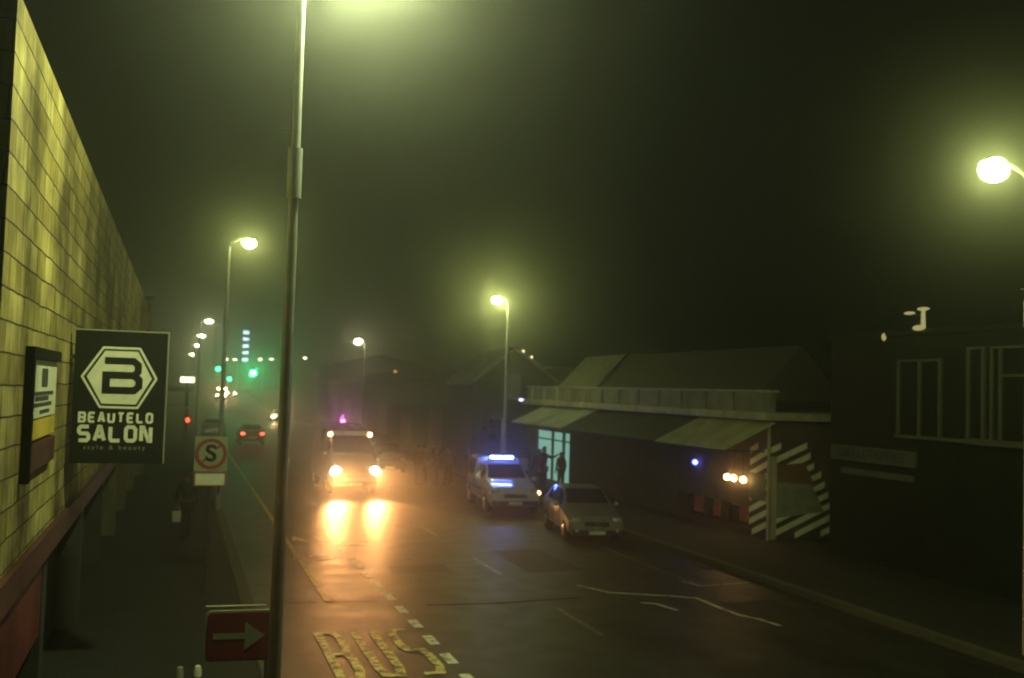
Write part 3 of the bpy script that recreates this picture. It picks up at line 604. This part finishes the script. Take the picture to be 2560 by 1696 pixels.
fl = thing('floodlight', 'pair of hooded floodlights on a bracket at the roof of the dark right building', 'floodlight', (NX, 19.7, 6.15))
p = MB(); p.tube([(-.25, 0, -.02), (-.25, 0, .42)], [.055, .045], 8); p.build('stem', M['floodglow'], fl, True)  # stem emits by itself, standing in for light falling on it
p = MB(); p.tube([(0, 0, -.1), (-.25, 0, -.1)], [.03, .03], 6); p.tube([(-.25, 0, .3), (-.3, .42, .33)], [.02, .02], 6); p.build('bracket', M['frame_white'], fl, True)
p = MB(); p.ell((-.25, 0, .46), (.11, .19, .045), 12, 5); p.build('hood', M['floodglow'], fl, True)  # hoods glow too, in place of lamplight on the metal
p = MB(); p.ell((-.3, .42, .38), (.10, .18, .04), 12, 5); p.build('hood', M['floodglow'], fl, True)
p = MB(); p.ell((-.3, .1, .0), (.10, .19, .07), 12, 5); p.build('lens', M['floodglow'], fl, True)
o = thing('wall_lamp', 'small dim yellow lamp left of the floodlights on the dark right building', 'lamp', (NX, 21.3, 5.9))
p = MB(); p.ell((-.1, 0, .1), (.06, .06, .1), 8, 6); p.build('bulb', M['floodglow'], o); p = MB(); p.box(-.12, -.004, -.03, .03, .22, .26); p.build('bracket', M['dark_steel'], o)

# ------------------------------------------------------------------ vehicles (heading -Y, origin at centre on the ground)
def car_body(root, st, mat, name='body'):
    mb = MB(); n = 12; v = []
    for (y, zb, zl, zt, wb, wl, wt) in st:
        h = [(wb * .86, zb), (wb, zb + .12), (wl, zb + (zl - zb) * .55), (wl * .985, zl), (wt, zt - (zt - zl) * .06 - .015), (wt * .72, zt)]
        v += [(x, y, z) for x, z in h] + [(-x, y, z) for x, z in h[::-1]]
    f = []
    for i in range(len(st) - 1):
        for k in range(n):
            f.append((i * n + k, i * n + (k + 1) % n, (i + 1) * n + (k + 1) % n, (i + 1) * n + k))
    f += [tuple(range(n)), tuple(range((len(st) - 1) * n, len(st) * n))[::-1]]
    mb.add(v, f); return mb.build(name, mat, root, True, 30)
def gl(st, i, fx, fz):
    y, zb, zl, zt, wb, wl, wt = st[i]
    return y, zl + (zt - zl) * fz, wl * .985 + (wt - wl * .985) * fz
def side_window(root, st, i, j, s, a=.06, c=.06):
    q = []
    for (p0, p1, t, fz) in ((i, j, a, .12), (i, j, 1 - c, .12), (i, j, 1 - c, .86), (i, j, a, .86)):
        y0, z0, w0 = gl(st, p0, 0, fz); y1, z1, w1 = gl(st, p1, 0, fz)
        q.append(Vector((s * (w0 + (w1 - w0) * t + .012), y0 + (y1 - y0) * t, z0 + (z1 - z0) * t)))
    mb = MB(); mb.prism(q, (-s * .01, 0, 0)); return mb.build('side_window', M['glass'], root)
def screen(root, st, i, j, name, k0=.08, k1=.92, f=.9):
    y0, zt0, w0 = st[i][0], st[i][3], st[i][6]; y1, zt1, w1 = st[j][0], st[j][3], st[j][6]
    d = Vector((0, y1 - y0, zt1 - zt0)); nrm = Vector((0, -d.z, d.y)).normalized() 
    if nrm.z < 0: nrm = -nrm
    q = []
    for t, sg in ((k0, 1), (k0, -1), (k1, -1), (k1, 1)):
        w_ = (w0 + (w1 - w0) * t) * f
        q.append(Vector((sg * w_, y0 + (y1 - y0) * t, zt0 + (zt1 - zt0) * t)) + nrm * .018)
    mb = MB(); mb.prism(q, -nrm * .012); return mb.build(name, M['glass'], root)
def wheels(root, ys, x, r):
    for y in ys:
        for s in (-1, 1):
            w = MB(); w.tube([(s * (x - .2), y, r), (s * (x - .02), y, r), (s * x, y, r)], [r, r, r * .9], 20); wo = w.build('wheel', M['tyre'], root, True)
            k = MB(); k.tube([(s * (x - .01), y, r), (s * (x + .015), y, r)], [r * .62, r * .5], 14); k.build('rim', M['rim'], wo, True)
            a = MB(); a.tube([(s * (x - .06), y, r + .02), (s * (x - .045), y, r + .02)], [r * 1.16, r * 1.16], 20); a.build('wheel_arch', M['trimplastic'], root)
def lamp_pair(root, name, mat, x, y, z, rx, rz, ry=.04):
    for s in (-1, 1):
        p = MB(); p.ell((s * x, y, z), (rx, ry, rz), 12, 6); p.build(name, mat, root, True)
def mirrors(root, x, y, z, mat, sx=.1):
    for s in (-1, 1):
        p = MB(); p.ell((s * (x + sx), y, z), (sx, .06, .08), 10, 6); p.build('mirror', mat, root, True)
def front_trim(root, y, zb, w, grille=True, plate=True):
    p = MB(); p.box(-w, w, y - .05, y + .1, zb, zb + .16); p.build('bumper', M['trimplastic'], root, bevel=.03)
    if grille: p = MB(); p.box(-w * .5, w * .5, y - .03, y + .05, zb + .26, zb + .38); p.build('grille', M['trimplastic'], root, bevel=.01)
    if plate: p = MB(); p.box(-.24, .24, y - .062, y - .051, zb + .03, zb + .13); p.build('number_plate', M['plate'], root)

HATCH = [(-1.95, .30, .52, .60, .66, .70, .58), (-1.82, .22, .62, .76, .78, .82, .70), (-1.1, .2, .82, .95, .83, .855, .74), (-.82, .2, .88, .99, .84, .855, .72),
         (-.1, .2, .93, 1.43, .84, .855, .60), (.6, .2, .94, 1.47, .84, .855, .60), (1.35, .2, .96, 1.42, .84, .85, .58), (1.8, .24, .94, 1.05, .81, .83, .66), (1.93, .3, .8, .88, .76, .79, .66)]
SEDAN = [(-2.2, .30, .54, .62, .68, .72, .60), (-2.05, .22, .62, .76, .80, .84, .70), (-1.2, .2, .80, .93, .85, .87, .76), (-.9, .2, .86, .97, .85, .87, .72),
         (-.15, .2, .92, 1.42, .85, .87, .60), (.6, .2, .93, 1.45, .85, .87, .60), (1.15, .2, .93, 1.38, .85, .87, .58), (1.7, .22, .93, 1.06, .84, .86, .68), (2.1, .28, .86, .99, .80, .82, .66), (2.2, .36, .72, .8, .74, .76, .62)]
PICK = [(-2.35, .42, .72, .80, .76, .80, .66), (-2.2, .34, .82, .98, .87, .90, .76), (-1.35, .32, .98, 1.12, .90, .925, .80), (-1.0, .32, 1.04, 1.16, .90, .925, .78),
        (-.3, .32, 1.08, 1.66, .90, .925, .66), (.55, .32, 1.08, 1.70, .90, .925, .66), (.72, .32, 1.08, 1.70, .90, .925, .66), (.74, .34, 1.08, 1.84, .90, .925, .78), (2.1, .36, 1.08, 1.86, .90, .925, .78), (2.28, .40, 1.06, 1.80, .88, .9, .76), (2.33, .45, 1.0, 1.7, .85, .87, .72)]
VAN = [(-2.75, .40, .75, .84, .84, .88, .72), (-2.62, .34, .95, 1.12, .94, .97, .80), (-2.2, .32, 1.25, 1.42, .97, .99, .84), (-1.95, .32, 1.36, 1.56, .97, .99, .84),
       (-1.15, .32, 1.42, 2.26, .97, .99, .80), (-.85, .32, 1.42, 2.46, .97, .99, .80), (-.4, .32, 1.42, 2.66, .97, .99, .78), (2.5, .34, 1.42, 2.70, .97, .99, .78), (2.7, .4, 1.40, 2.62, .95, .97, .76)]

def door_seams(root, ys, x, z0, z1):
    for s in (-1, 1):
        for y in ys:
            p = MB(); p.box(s * x - .006, s * x + .006, y - .008, y + .008, z0, z1); p.build('door_seam', M['trimplastic'], root)
        p = MB(); p.box(s * x - .012, s * x + .012, ys[0], ys[-1], z0 + .1, z0 + .14); p.build('side_moulding', M['trimplastic'], root)
def front_detail(root, y, z, w):
    for s in (-1, 1):
        p = MB(); p.ell((s * w, y - .02, z), (.08, .04, .05), 10, 5); p.build('fog_lamp', M['off_lens'], root, True)
    for k in range(3):
        p = MB(); p.box(-.34, .34, y - .045, y - .034, z + .17 + .035 * k, z + .182 + .035 * k); p.build('grille_slat', M['chrome'], root)
    p = MB(); p.disc((0, y - .052, z + .21), .05, 'y', 14); p.build('badge', M['chrome'], root)
def hatchback(label, loc, rz, mat, grp=None):
    t = thing('parked_car', label, 'car', loc, math.radians(rz), grp); S = HATCH
    car_body(t, S, mat); screen(t, S, 3, 4, 'windscreen'); screen(t, S, 7, 6, 'rear_window')
    for s in (-1, 1): side_window(t, S, 3, 4, s, .45, .02); side_window(t, S, 4, 5, s, .03, .03); side_window(t, S, 5, 6, s, .03, .2)
    wheels(t, (-1.25, 1.28), .85, .31); lamp_pair(t, 'headlight', M['off_lens'], .6, -1.84, .66, .17, .09, .1); lamp_pair(t, 'tail_light', M['tail_off'], .66, 1.9, .82, .1, .14)
    mirrors(t, .84, -.62, 1.0, mat, .08); front_trim(t, -1.95, .24, .72)
    for s in (-1, 1):
        for y in (.15, .9): p = MB(); p.box(s * .865 - .012, s * .865 + .012, y, y + .18, .84, .875); p.build('door_handle', mat, t)
    door_seams(t, (-.75, .12, .98), .86, .34, .9); front_detail(t, -1.95, .36, .6)
    return t
def sedan(label, loc, rz, mat, tail='tail_off', head='off_lens', grp=None, name='car'):
    t = thing(name, label, 'car', loc, math.radians(rz), grp); S = SEDAN
    car_body(t, S, mat); screen(t, S, 3, 4, 'windscreen'); screen(t, S, 7, 6, 'rear_window')
    for s in (-1, 1): side_window(t, S, 3, 4, s, .5, .02); side_window(t, S, 4, 5, s, .03, .03); side_window(t, S, 5, 6, s, .03, .15)
    wheels(t, (-1.35, 1.35), .865, .32); lamp_pair(t, 'headlight', M[head], .64, -2.08, .68, .16, .1 if head == 'off_lens' else .13, .09); lamp_pair(t, 'tail_light', M[tail], .62, 2.12, .80, .17, .1, .1)
    mirrors(t, .86, -.7, 1.0, mat, .08); front_trim(t, -2.2, .24, .74)
    p = MB(); p.box(-.26, .26, 2.2, 2.215, .5, .62); p.build('rear_plate', M['plate'], t)
    return t

# oncoming van
t = thing('emergency_van', 'oncoming high roofed van with blazing headlights and a pink roof beacon', 'van', (6.75, 42.2, 0), math.radians(1))
S = VAN
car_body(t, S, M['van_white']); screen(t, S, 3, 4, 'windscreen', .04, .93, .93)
for s in (-1, 1): side_window(t, S, 3, 4, s, .5, .03); side_window(t, S, 6, 7, s, .06, .6)
wheels(t, (-1.75, 1.7), .985, .35); mirrors(t, .99, -1.75, 1.62, M['trimplastic'], .13); front_trim(t, -2.75, .36, .88)
p = MB(); p.prism([(-.78, -1.16, 2.28), (.78, -1.16, 2.28), (.74, -1.02, 2.44), (-.74, -1.02, 2.44)], (0, -.06, .02)); p.build('roof_board', M['yellowband'] if 0 else M['plate'], t)
p = MB(); p.ell((0, -.2, 2.66), (.72, .6, .14), 14, 6); p.build('roof_pod', M['trimplastic'], t, True)
p = MB(); p.ell((0, .62, 2.80), (.10, .10, .07), 10, 6); p.build('beacon', M['pink'], t, True)
lamp_pair(t, 'marker_light', M['marker'], .82, -1.22, 2.32, .085, .085, .06)
for s in (-1, 1):
    p = MB(); p.ell((s * .77, -2.66, .92), (.21, .08, .19), 14, 8); p.build('headlight', M['head'], t, True)
    light('headlight_beam', 'SPOT', (s * .77, -2.78, .92), (1.0, .42, .12), 3000, t, .09, (s * .77 + .1, -8.6, -.02), 40, .9)
p = MB(); p.ell((-.5, -2.12, 1.62), (.06, .03, .04), 8, 5); p.build('badge', M['chrome'], t)
light('beacon_light', 'POINT', (0, .62, 3.0), (.8, .12, .75), 60, t, .08)

sedan('dark car stopped behind and to the right of the oncoming van', (10.35, 51.2, 0), -6, M['dark_car'], name='stopped_car')
# white police pickup
t = thing('police_pickup', 'white canopied police pickup with its blue light bar lit, parked on the right', 'pickup', (11.4, 34.95, 0), math.radians(-6)); S = PICK
car_body(t, S, M['white_car']); screen(t, S, 3, 4, 'windscreen')
for s in (-1, 1): side_window(t, S, 3, 4, s, .5, .02); side_window(t, S, 4, 5, s, .05, .05); side_window(t, S, 7, 8, s, .1, .1)
wheels(t, (-1.5, 1.5), .93, .37); mirrors(t, .92, -.72, 1.16, M['white_car'], .11); front_trim(t, -2.35, .38, .8)
lamp_pair(t, 'headlight', M['off_lens'], .66, -2.24, .86, .17, .11, .1); lamp_pair(t, 'tail_light', M['tail_off'], .82, 2.3, 1.0, .06, .18, .06)
p = MB(); p.ell((.84, -2.22, .80), (.08, .06, .08), 10, 6); p.build('side_lamp', M['orange_lamp'], t, True)
for s in (-1, 1):
    p = MB(); p.box(s * .932 - .004, s * .932 + .004, -1.0, 2.0, .70, .86); p.build('livery_stripe', M['bluestripe'], t)
    p = MB(); p.box(s * .935 - .012, s * .935 + .012, .25, .45, .95, .99); p.build('door_handle', M['chrome'], t)
p = MB(); p.box(-.5, .5, .0, .24, 1.74, 1.80); p.build('bar_base', M['trimplastic'], t)
door_seams(t, (-.95, -.1, .66), .93, .5, 1.05); front_detail(t, -2.35, .52, .62)
p = MB(); p.box(-.42, .42, -.01, .25, 1.805, 1.90); p.build('light_bar', M['bluebar'], t, bevel=.03)
p = MB(); p.ell((-.3, -.6, 1.44), (.05, .02, .04), 8, 5); p.build('wiper_mark', M['chrome'], t)
# silver hatchback
hatchback('small silver hatchback parked in front of the police pickup', (11.9, 28.5, 0), -9, M['silver'])
# others down the road
sedan('car driving away with both red tail lights lit, left of the near lamp pole', (4.95, 72.6, 0), 180, M['red_car'], tail='tail', name='departing_car')
sedan('pale car parked at the left kerb beyond the no stopping sign', (2.75, 82, 0), 180, M['silver'], name='kerb_car')
t = sedan('far oncoming car whose headlight peeps out left of the near lamp pole', (10.6, 113, 0), 0, M['white_car'], head='head_far', name='oncoming_car')
for x, y, lb in ((6.9, 178, 'leftmost of the far oncoming cars, a glaring pair of headlights under the small green signal'), (8.9, 186, 'right one of the far oncoming cars, headlights just right of the second lamp pole'), (7.9, 200, 'rear one of the far oncoming cars, between the other two')):
    c = sedan(lb, (x, y, zg(y) + .25), 0, M['dark_car'], head='head_far', grp='far oncoming cars at the junction', name='oncoming_car')

# ------------------------------------------------------------------ people
def skin_mesh(nodes, edges, root, sub=1):
    me = bpy.data.meshes.new('skeleton'); me.from_pydata([n[:3] for n in nodes], edges, [])
    o = bpy.data.objects.new('skeleton', me); col.objects.link(o)
    md = o.modifiers.new('s', 'SKIN'); md.use_smooth_shade = True
    for i, n in enumerate(nodes):
        sv = me.skin_vertices[0].data[i]; r = n[3] if len(n) > 3 else .05
        sv.radius = r if isinstance(r, tuple) else (r, r); sv.use_root = (i == root)
    sb = o.modifiers.new('u', 'SUBSURF'); sb.levels = sub; sb.render_levels = sub
    dg = bpy.context.evaluated_depsgraph_get(); r = bpy.data.meshes.new_from_object(o.evaluated_get(dg))
    bpy.data.objects.remove(o); r.materials.clear()
    return r
def pose(k):
    """joint positions of a 1.74 m adult facing -Y"""
    J = dict(pel=(0, 0, .95), sp=(0, .01, 1.15), ch=(0, .0, 1.36), nk=(0, -.005, 1.50), hd=(0, -.03, 1.60), tp=(0, -.02, 1.70))
    for s, n in ((-1, 'l'), (1, 'r')):
        J['sh' + n] = (s * .18, 0, 1.41); J['hp' + n] = (s * .09, 0, .90)
        J['kn' + n] = (s * .10, -.02, .49); J['an' + n] = (s * .10, .03, .08); J['to' + n] = (s * .12, -.13, .04)
        J['el' + n] = (s * .25, .03, 1.13); J['wr' + n] = (s * .26, -.05, .88)
    if k == 1:   # hands in front, folded
        for s, n in ((-1, 'l'), (1, 'r')): J['el' + n] = (s * .27, .0, 1.14); J['wr' + n] = (s * .07, -.22, 1.12 + .04 * s)
    if k == 2:   # mid stride
        J['knl'] = (-.09, -.18, .52); J['anl'] = (-.09, -.26, .10); J['tol'] = (-.10, -.42, .07); J['knr'] = (.09, .06, .49); J['anr'] = (.09, .30, .13); J['tor'] = (.10, .18, .03)
        J['ell'] = (-.24, .15, 1.15); J['wrl'] = (-.25, .10, .90); J['elr'] = (.24, -.1, 1.15); J['wrr'] = (.24, -.27, .98)
    if k == 3:   # one arm raised pointing
        J['elr'] = (.30, -.16, 1.32); J['wrr'] = (.30, -.42, 1.42); J['knl'] = (-.13, -.03, .49); J['anl'] = (-.16, .02, .08); J['tol'] = (-.19, -.13, .04)
    return J
def person_meshes(k):
    J = pose(k); names = ['pel', 'sp', 'ch', 'nk', 'hd', 'tp'] + [a + n for n in 'lr' for a in ('sh', 'el', 'wr', 'hp', 'kn', 'an', 'to')]
    R = dict(pel=(.145, .10), sp=(.13, .095), ch=(.155, .105), nk=.055, hd=(.082, .098), tp=(.06, .075), sh=.06, el=.042, wr=.03, hp=.085, kn=.055, an=.04, to=.035)
    ix = {n: i for i, n in enumerate(names)}
    def r(n): return R.get(n) or R[n[:2]]
    E = [('pel', 'sp'), ('sp', 'ch'), ('ch', 'nk'), ('nk', 'hd'), ('hd', 'tp')]
    for n in 'lr': E += [('ch', 'sh' + n), ('sh' + n, 'el' + n), ('el' + n, 'wr' + n), ('pel', 'hp' + n), ('hp' + n, 'kn' + n), ('kn' + n, 'an' + n), ('an' + n, 'to' + n)]
    body = skin_mesh([J[n] + (r(n),) for n in names], [(ix[a], ix[c]) for a, c in E], 0)
    # hands (palm, four unequal fingers, thumb) and face joined to the body surface
    bm = bmesh.new(); bm.from_mesh(body); mb = MB()
    for s, n in ((-1, 'l'), (1, 'r')):
        w = Vector(J['wr' + n]); d = (w - Vector(J['el' + n])).normalized(); u = d.cross(Vector((s, 0, 0))).normalized() if abs(d.x) < .8 else Vector((0, 0, 1))
        q = u.cross(d).normalized(); pc = w + d * .08
        mb.tube([w - d * .02, w + d * .03, w + d * .09, w + d * .10], [.028, .034, .036, .02], 8)
        for i, ln in enumerate((.062, .075, .07, .052)):
            b0 = pc + u * (.026 - .0175 * i); b1 = b0 + d * ln * .55 - q * .006; b2 = b0 + d * ln - q * .022
            mb.tube([b0, b1, b2], [.0095, .009, .007], 6)
        b0 = w + d * .035 + u * .03; mb.tube([b0, b0 + d * .035 + u * .022, b0 + d * .06 + u * .026], [.011, .0105, .008], 6)
    h = Vector(J['hd'])
    mb.tube([h + Vector((0, -.088, .045)), h + Vector((0, -.112, .008)), h + Vector((0, -.09, 0))], [.008, .016, .01], 6)
    for s in (-1, 1): mb.ell(h + Vector((s * .083, .01, .02)), (.012, .022, .033), 8, 5); mb.ell(h + Vector((s * .032, -.082, .04)), (.013, .01, .008), 8, 4)
    mb.ell(h + Vector((0, -.085, -.035)), (.028, .01, .008), 8, 4)
    me2 = bpy.data.meshes.new('x'); me2.from_pydata([tuple(p) for p in mb.v], [], mb.f); bm.from_mesh(me2); bm.to_mesh(body); bm.free()
    body.polygons.foreach_set('use_smooth', [True] * len(body.polygons))
    jn = ['pel', 'sp', 'ch', 'nk'] + [a + n for n in 'lr' for a in ('sh', 'el', 'wr')]; jx = {n: i for i, n in enumerate(jn)}
    JR = dict(pel=(.165, .125), sp=(.155, .12), ch=(.178, .128), nk=.068, sh=.08, el=.06, wr=.044)
    jac = skin_mesh([J[n] + ((JR.get(n) or JR[n[:2]]),) for n in jn], [(jx[a], jx[c]) for a, c in E if a in jx and c in jx], 0)
    tn = ['pel'] + [a + n for n in 'lr' for a in ('hp', 'kn', 'an')]; tx = {n: i for i, n in enumerate(tn)}
    TR = dict(pel=(.15, .108), hp=.10, kn=.072, an=.06)
    tro = skin_mesh([J[n] + ((TR.get(n) or TR[n[:2]]),) for n in tn], [(tx[a], tx[c]) for a, c in E if a in tx and c in tx], 0)
    hb = MB(); hb.ell(tuple(h + Vector((0, .012, .06))), (.093, .105, .085), 12, 7, -.25, PI / 2)
    sh = []
    for n in 'lr':
        a_, t_ = Vector(J['an' + n]), Vector(J['to' + n]); s_ = MB(); c_ = (a_ + t_) / 2; s_.ell((c_.x, c_.y, max(.05, c_.z - .01)), (.05, .13, .05), 10, 6); sh.append(s_)
    return body, jac, tro, hb, sh
PM = {k: person_meshes(k) for k in range(4)}
def mesh_obj(name, me, mat, parent):
    me = me.copy(); me.materials.append(mat); o = bpy.data.objects.new(name, me); col.objects.link(o); o.parent = parent; return o
def person(x, y, rz, k, label, jac, tro, skin='skin_a', sc=1.0, z=.13, grp=None, cap=None):
    t = thing('person', label, 'person', (x, y, z), math.radians(rz), grp); t.scale = (sc, sc, sc)
    b_, j_, t_, h_, s_ = PM[k]
    mesh_obj('body', b_, M[skin], t); mesh_obj('jacket', j_, M[jac], t); mesh_obj('trousers', t_, M[tro], t)
    h_.build('cap' if cap else 'hair', M[cap or 'hair'], t, True)
    for q in s_: q.build('shoe', M['cloth_black'], t, True)
    return t
G1 = 'bystanders on the right kerb'
for x, y, rz, k, j, tr, sc, lb, sk in (
  (10.3, 43.6, 30, 0, 'cloth_black', 'cloth_navy', 1.02, 'leftmost standing person of the dark crowd right of the dark car', 'skin_a'),
  (10.75, 44.4, -20, 1, 'cloth_brown', 'cloth_black', .98, 'person in a brown jacket with folded hands, second from left in the crowd', 'skin_b'),
  (11.05, 43.3, 60, 0, 'cloth_navy', 'cloth_black', 1.0, 'person in a navy jacket, third from left in the dark crowd', 'skin_a'),
  (11.45, 44.9, 10, 1, 'cloth_black', 'cloth_grey', 1.04, 'tall person with folded hands in the middle of the dark crowd', 'skin_a'),
  (11.75, 43.8, -50, 3, 'cloth_grey', 'cloth_black', .97, 'person in grey pointing, right of the middle of the dark crowd', 'skin_b'),
  (12.1, 44.8, 120, 0, 'cloth_black', 'cloth_brown', 1.0, 'person turned away, second from right in the dark crowd', 'skin_a'),
  (12.55, 43.6, 80, 1, 'cloth_brown', 'cloth_navy', .95, 'rightmost and shortest person of the dark crowd, nearest the police pickup', 'skin_a')):
    person(x, y, rz, k, lb, M and j, tr, sk, sc, 0, G1)
G2 = 'people by the lit shop door'
for x, y, rz, k, j, tr, sc, lb, sk in (
  (13.9, 37.6, 60, 1, 'cloth_red', 'cloth_black', 1.0, 'person in a red jacket just behind the bonnet of the police pickup', 'skin_a'),
  (14.3, 38.9, -40, 0, 'cloth_navy', 'cloth_navy', 1.04, 'person in navy standing left of the lit doorway', 'skin_b'),
  (14.75, 39.6, 20, 3, 'cloth_black', 'cloth_black', 1.06, 'tall person in black in front of the lit doorway', 'skin_a'),
  (15.7, 40.0, -60, 0, 'cloth_brown', 'cloth_black', .93, 'short person in brown at the right side of the lit doorway', 'skin_b')):
    person(x, y, rz, k, lb, j, tr, sk, sc, .13, G2)
o = person(13.3, 38.0, 30, 0, 'person in a pale jacket behind the police pickup, beside its light bar', 'cloth_white', 'cloth_navy', 'skin_b', 1.0, .13, G2)
person(.35, 28.3, 185, 2, 'lone pedestrian in dark clothes walking away on the left pavement', 'cloth_black', 'cloth_black', 'skin_a', 1.0, .13)
bag = thing('carrier_bag', 'white carrier bag held by the lone pedestrian on the left pavement', 'bag', (.12, 28.2, .55))
p = MB(); p.prism([(-.12, 0, 0), (.12, 0, 0), (.14, 0, .3), (-.14, 0, .3)], (0, .1, 0)); p.build('sack', M['cloth_white'], bag, bevel=.02)
p = MB(); p.tube([(-.06, .05, .3), (-.03, .05, .43), (.03, .05, .43), (.06, .05, .3)], [.008] * 4, 6); p.build('handle', M['cloth_white'], bag)

# ------------------------------------------------------------------ fog, sky, camera, render
hz = MB(); hz.box(-390, 390, -90, 400, -1.2, 19.0)
m, nt, out = new_mat('night_fog'); v = nt.nodes.new('ShaderNodeVolumePrincipled')
v.inputs['Color'].default_value = (.92, .92, .86, 1); v.inputs['Density'].default_value = .0062; v.inputs['Anisotropy'].default_value = .93
nt.links.new(v.outputs['Volume'], out.inputs['Volume'])
struct(hz.build('haze', m), 'stuff')

wd = bpy.data.worlds.new('World'); scene.world = wd; wd.use_nodes = True
bg = wd.node_tree.nodes['Background']; bg.inputs['Color'].default_value = (.0012, .0018, .0009, 1); bg.inputs['Strength'].default_value = 1.0

cam = bpy.data.cameras.new('camera'); co = bpy.data.objects.new('camera', cam); col.objects.link(co)
cam.sensor_width = 36; cam.lens = 35.0; cam.clip_end = 1500; cam.clip_start = .1
cam.dof.use_dof = True; cam.dof.focus_distance = 9.5; cam.dof.aperture_fstop = 1.4
yaw, pitch, roll = 0.32132461, 0.05095640, 0.03
f = Vector((math.sin(yaw) * math.cos(pitch), math.cos(yaw) * math.cos(pitch), math.sin(pitch)))
r0 = Vector((math.cos(yaw), -math.sin(yaw), 0)); u0 = r0.cross(f)
r = r0 * math.cos(roll) + u0 * math.sin(roll); u = r.cross(f)
co.matrix_world = Matrix(((r.x, u.x, -f.x, 0), (r.y, u.y, -f.y, 0), (r.z, u.z, -f.z, 4.35), (0, 0, 0, 1)))
scene.camera = co
scene.view_settings.view_transform = 'Standard'; scene.view_settings.look = 'None'; scene.view_settings.exposure = 0; scene.view_settings.gamma = 1
cy = scene.cycles
scene.render.engine = 'CYCLES'
cy.max_bounces = 6; cy.diffuse_bounces = 2; cy.glossy_bounces = 3; cy.transmission_bounces = 2; cy.volume_bounces = 1; cy.transparent_max_bounces = 8
cy.sample_clamp_indirect = 2.0; cy.sample_clamp_direct = 0; cy.use_light_tree = True; cy.use_adaptive_sampling = False
cy.use_denoising = True
cy.pixel_filter_type = 'BLACKMAN_HARRIS'; cy.filter_width = 2.0
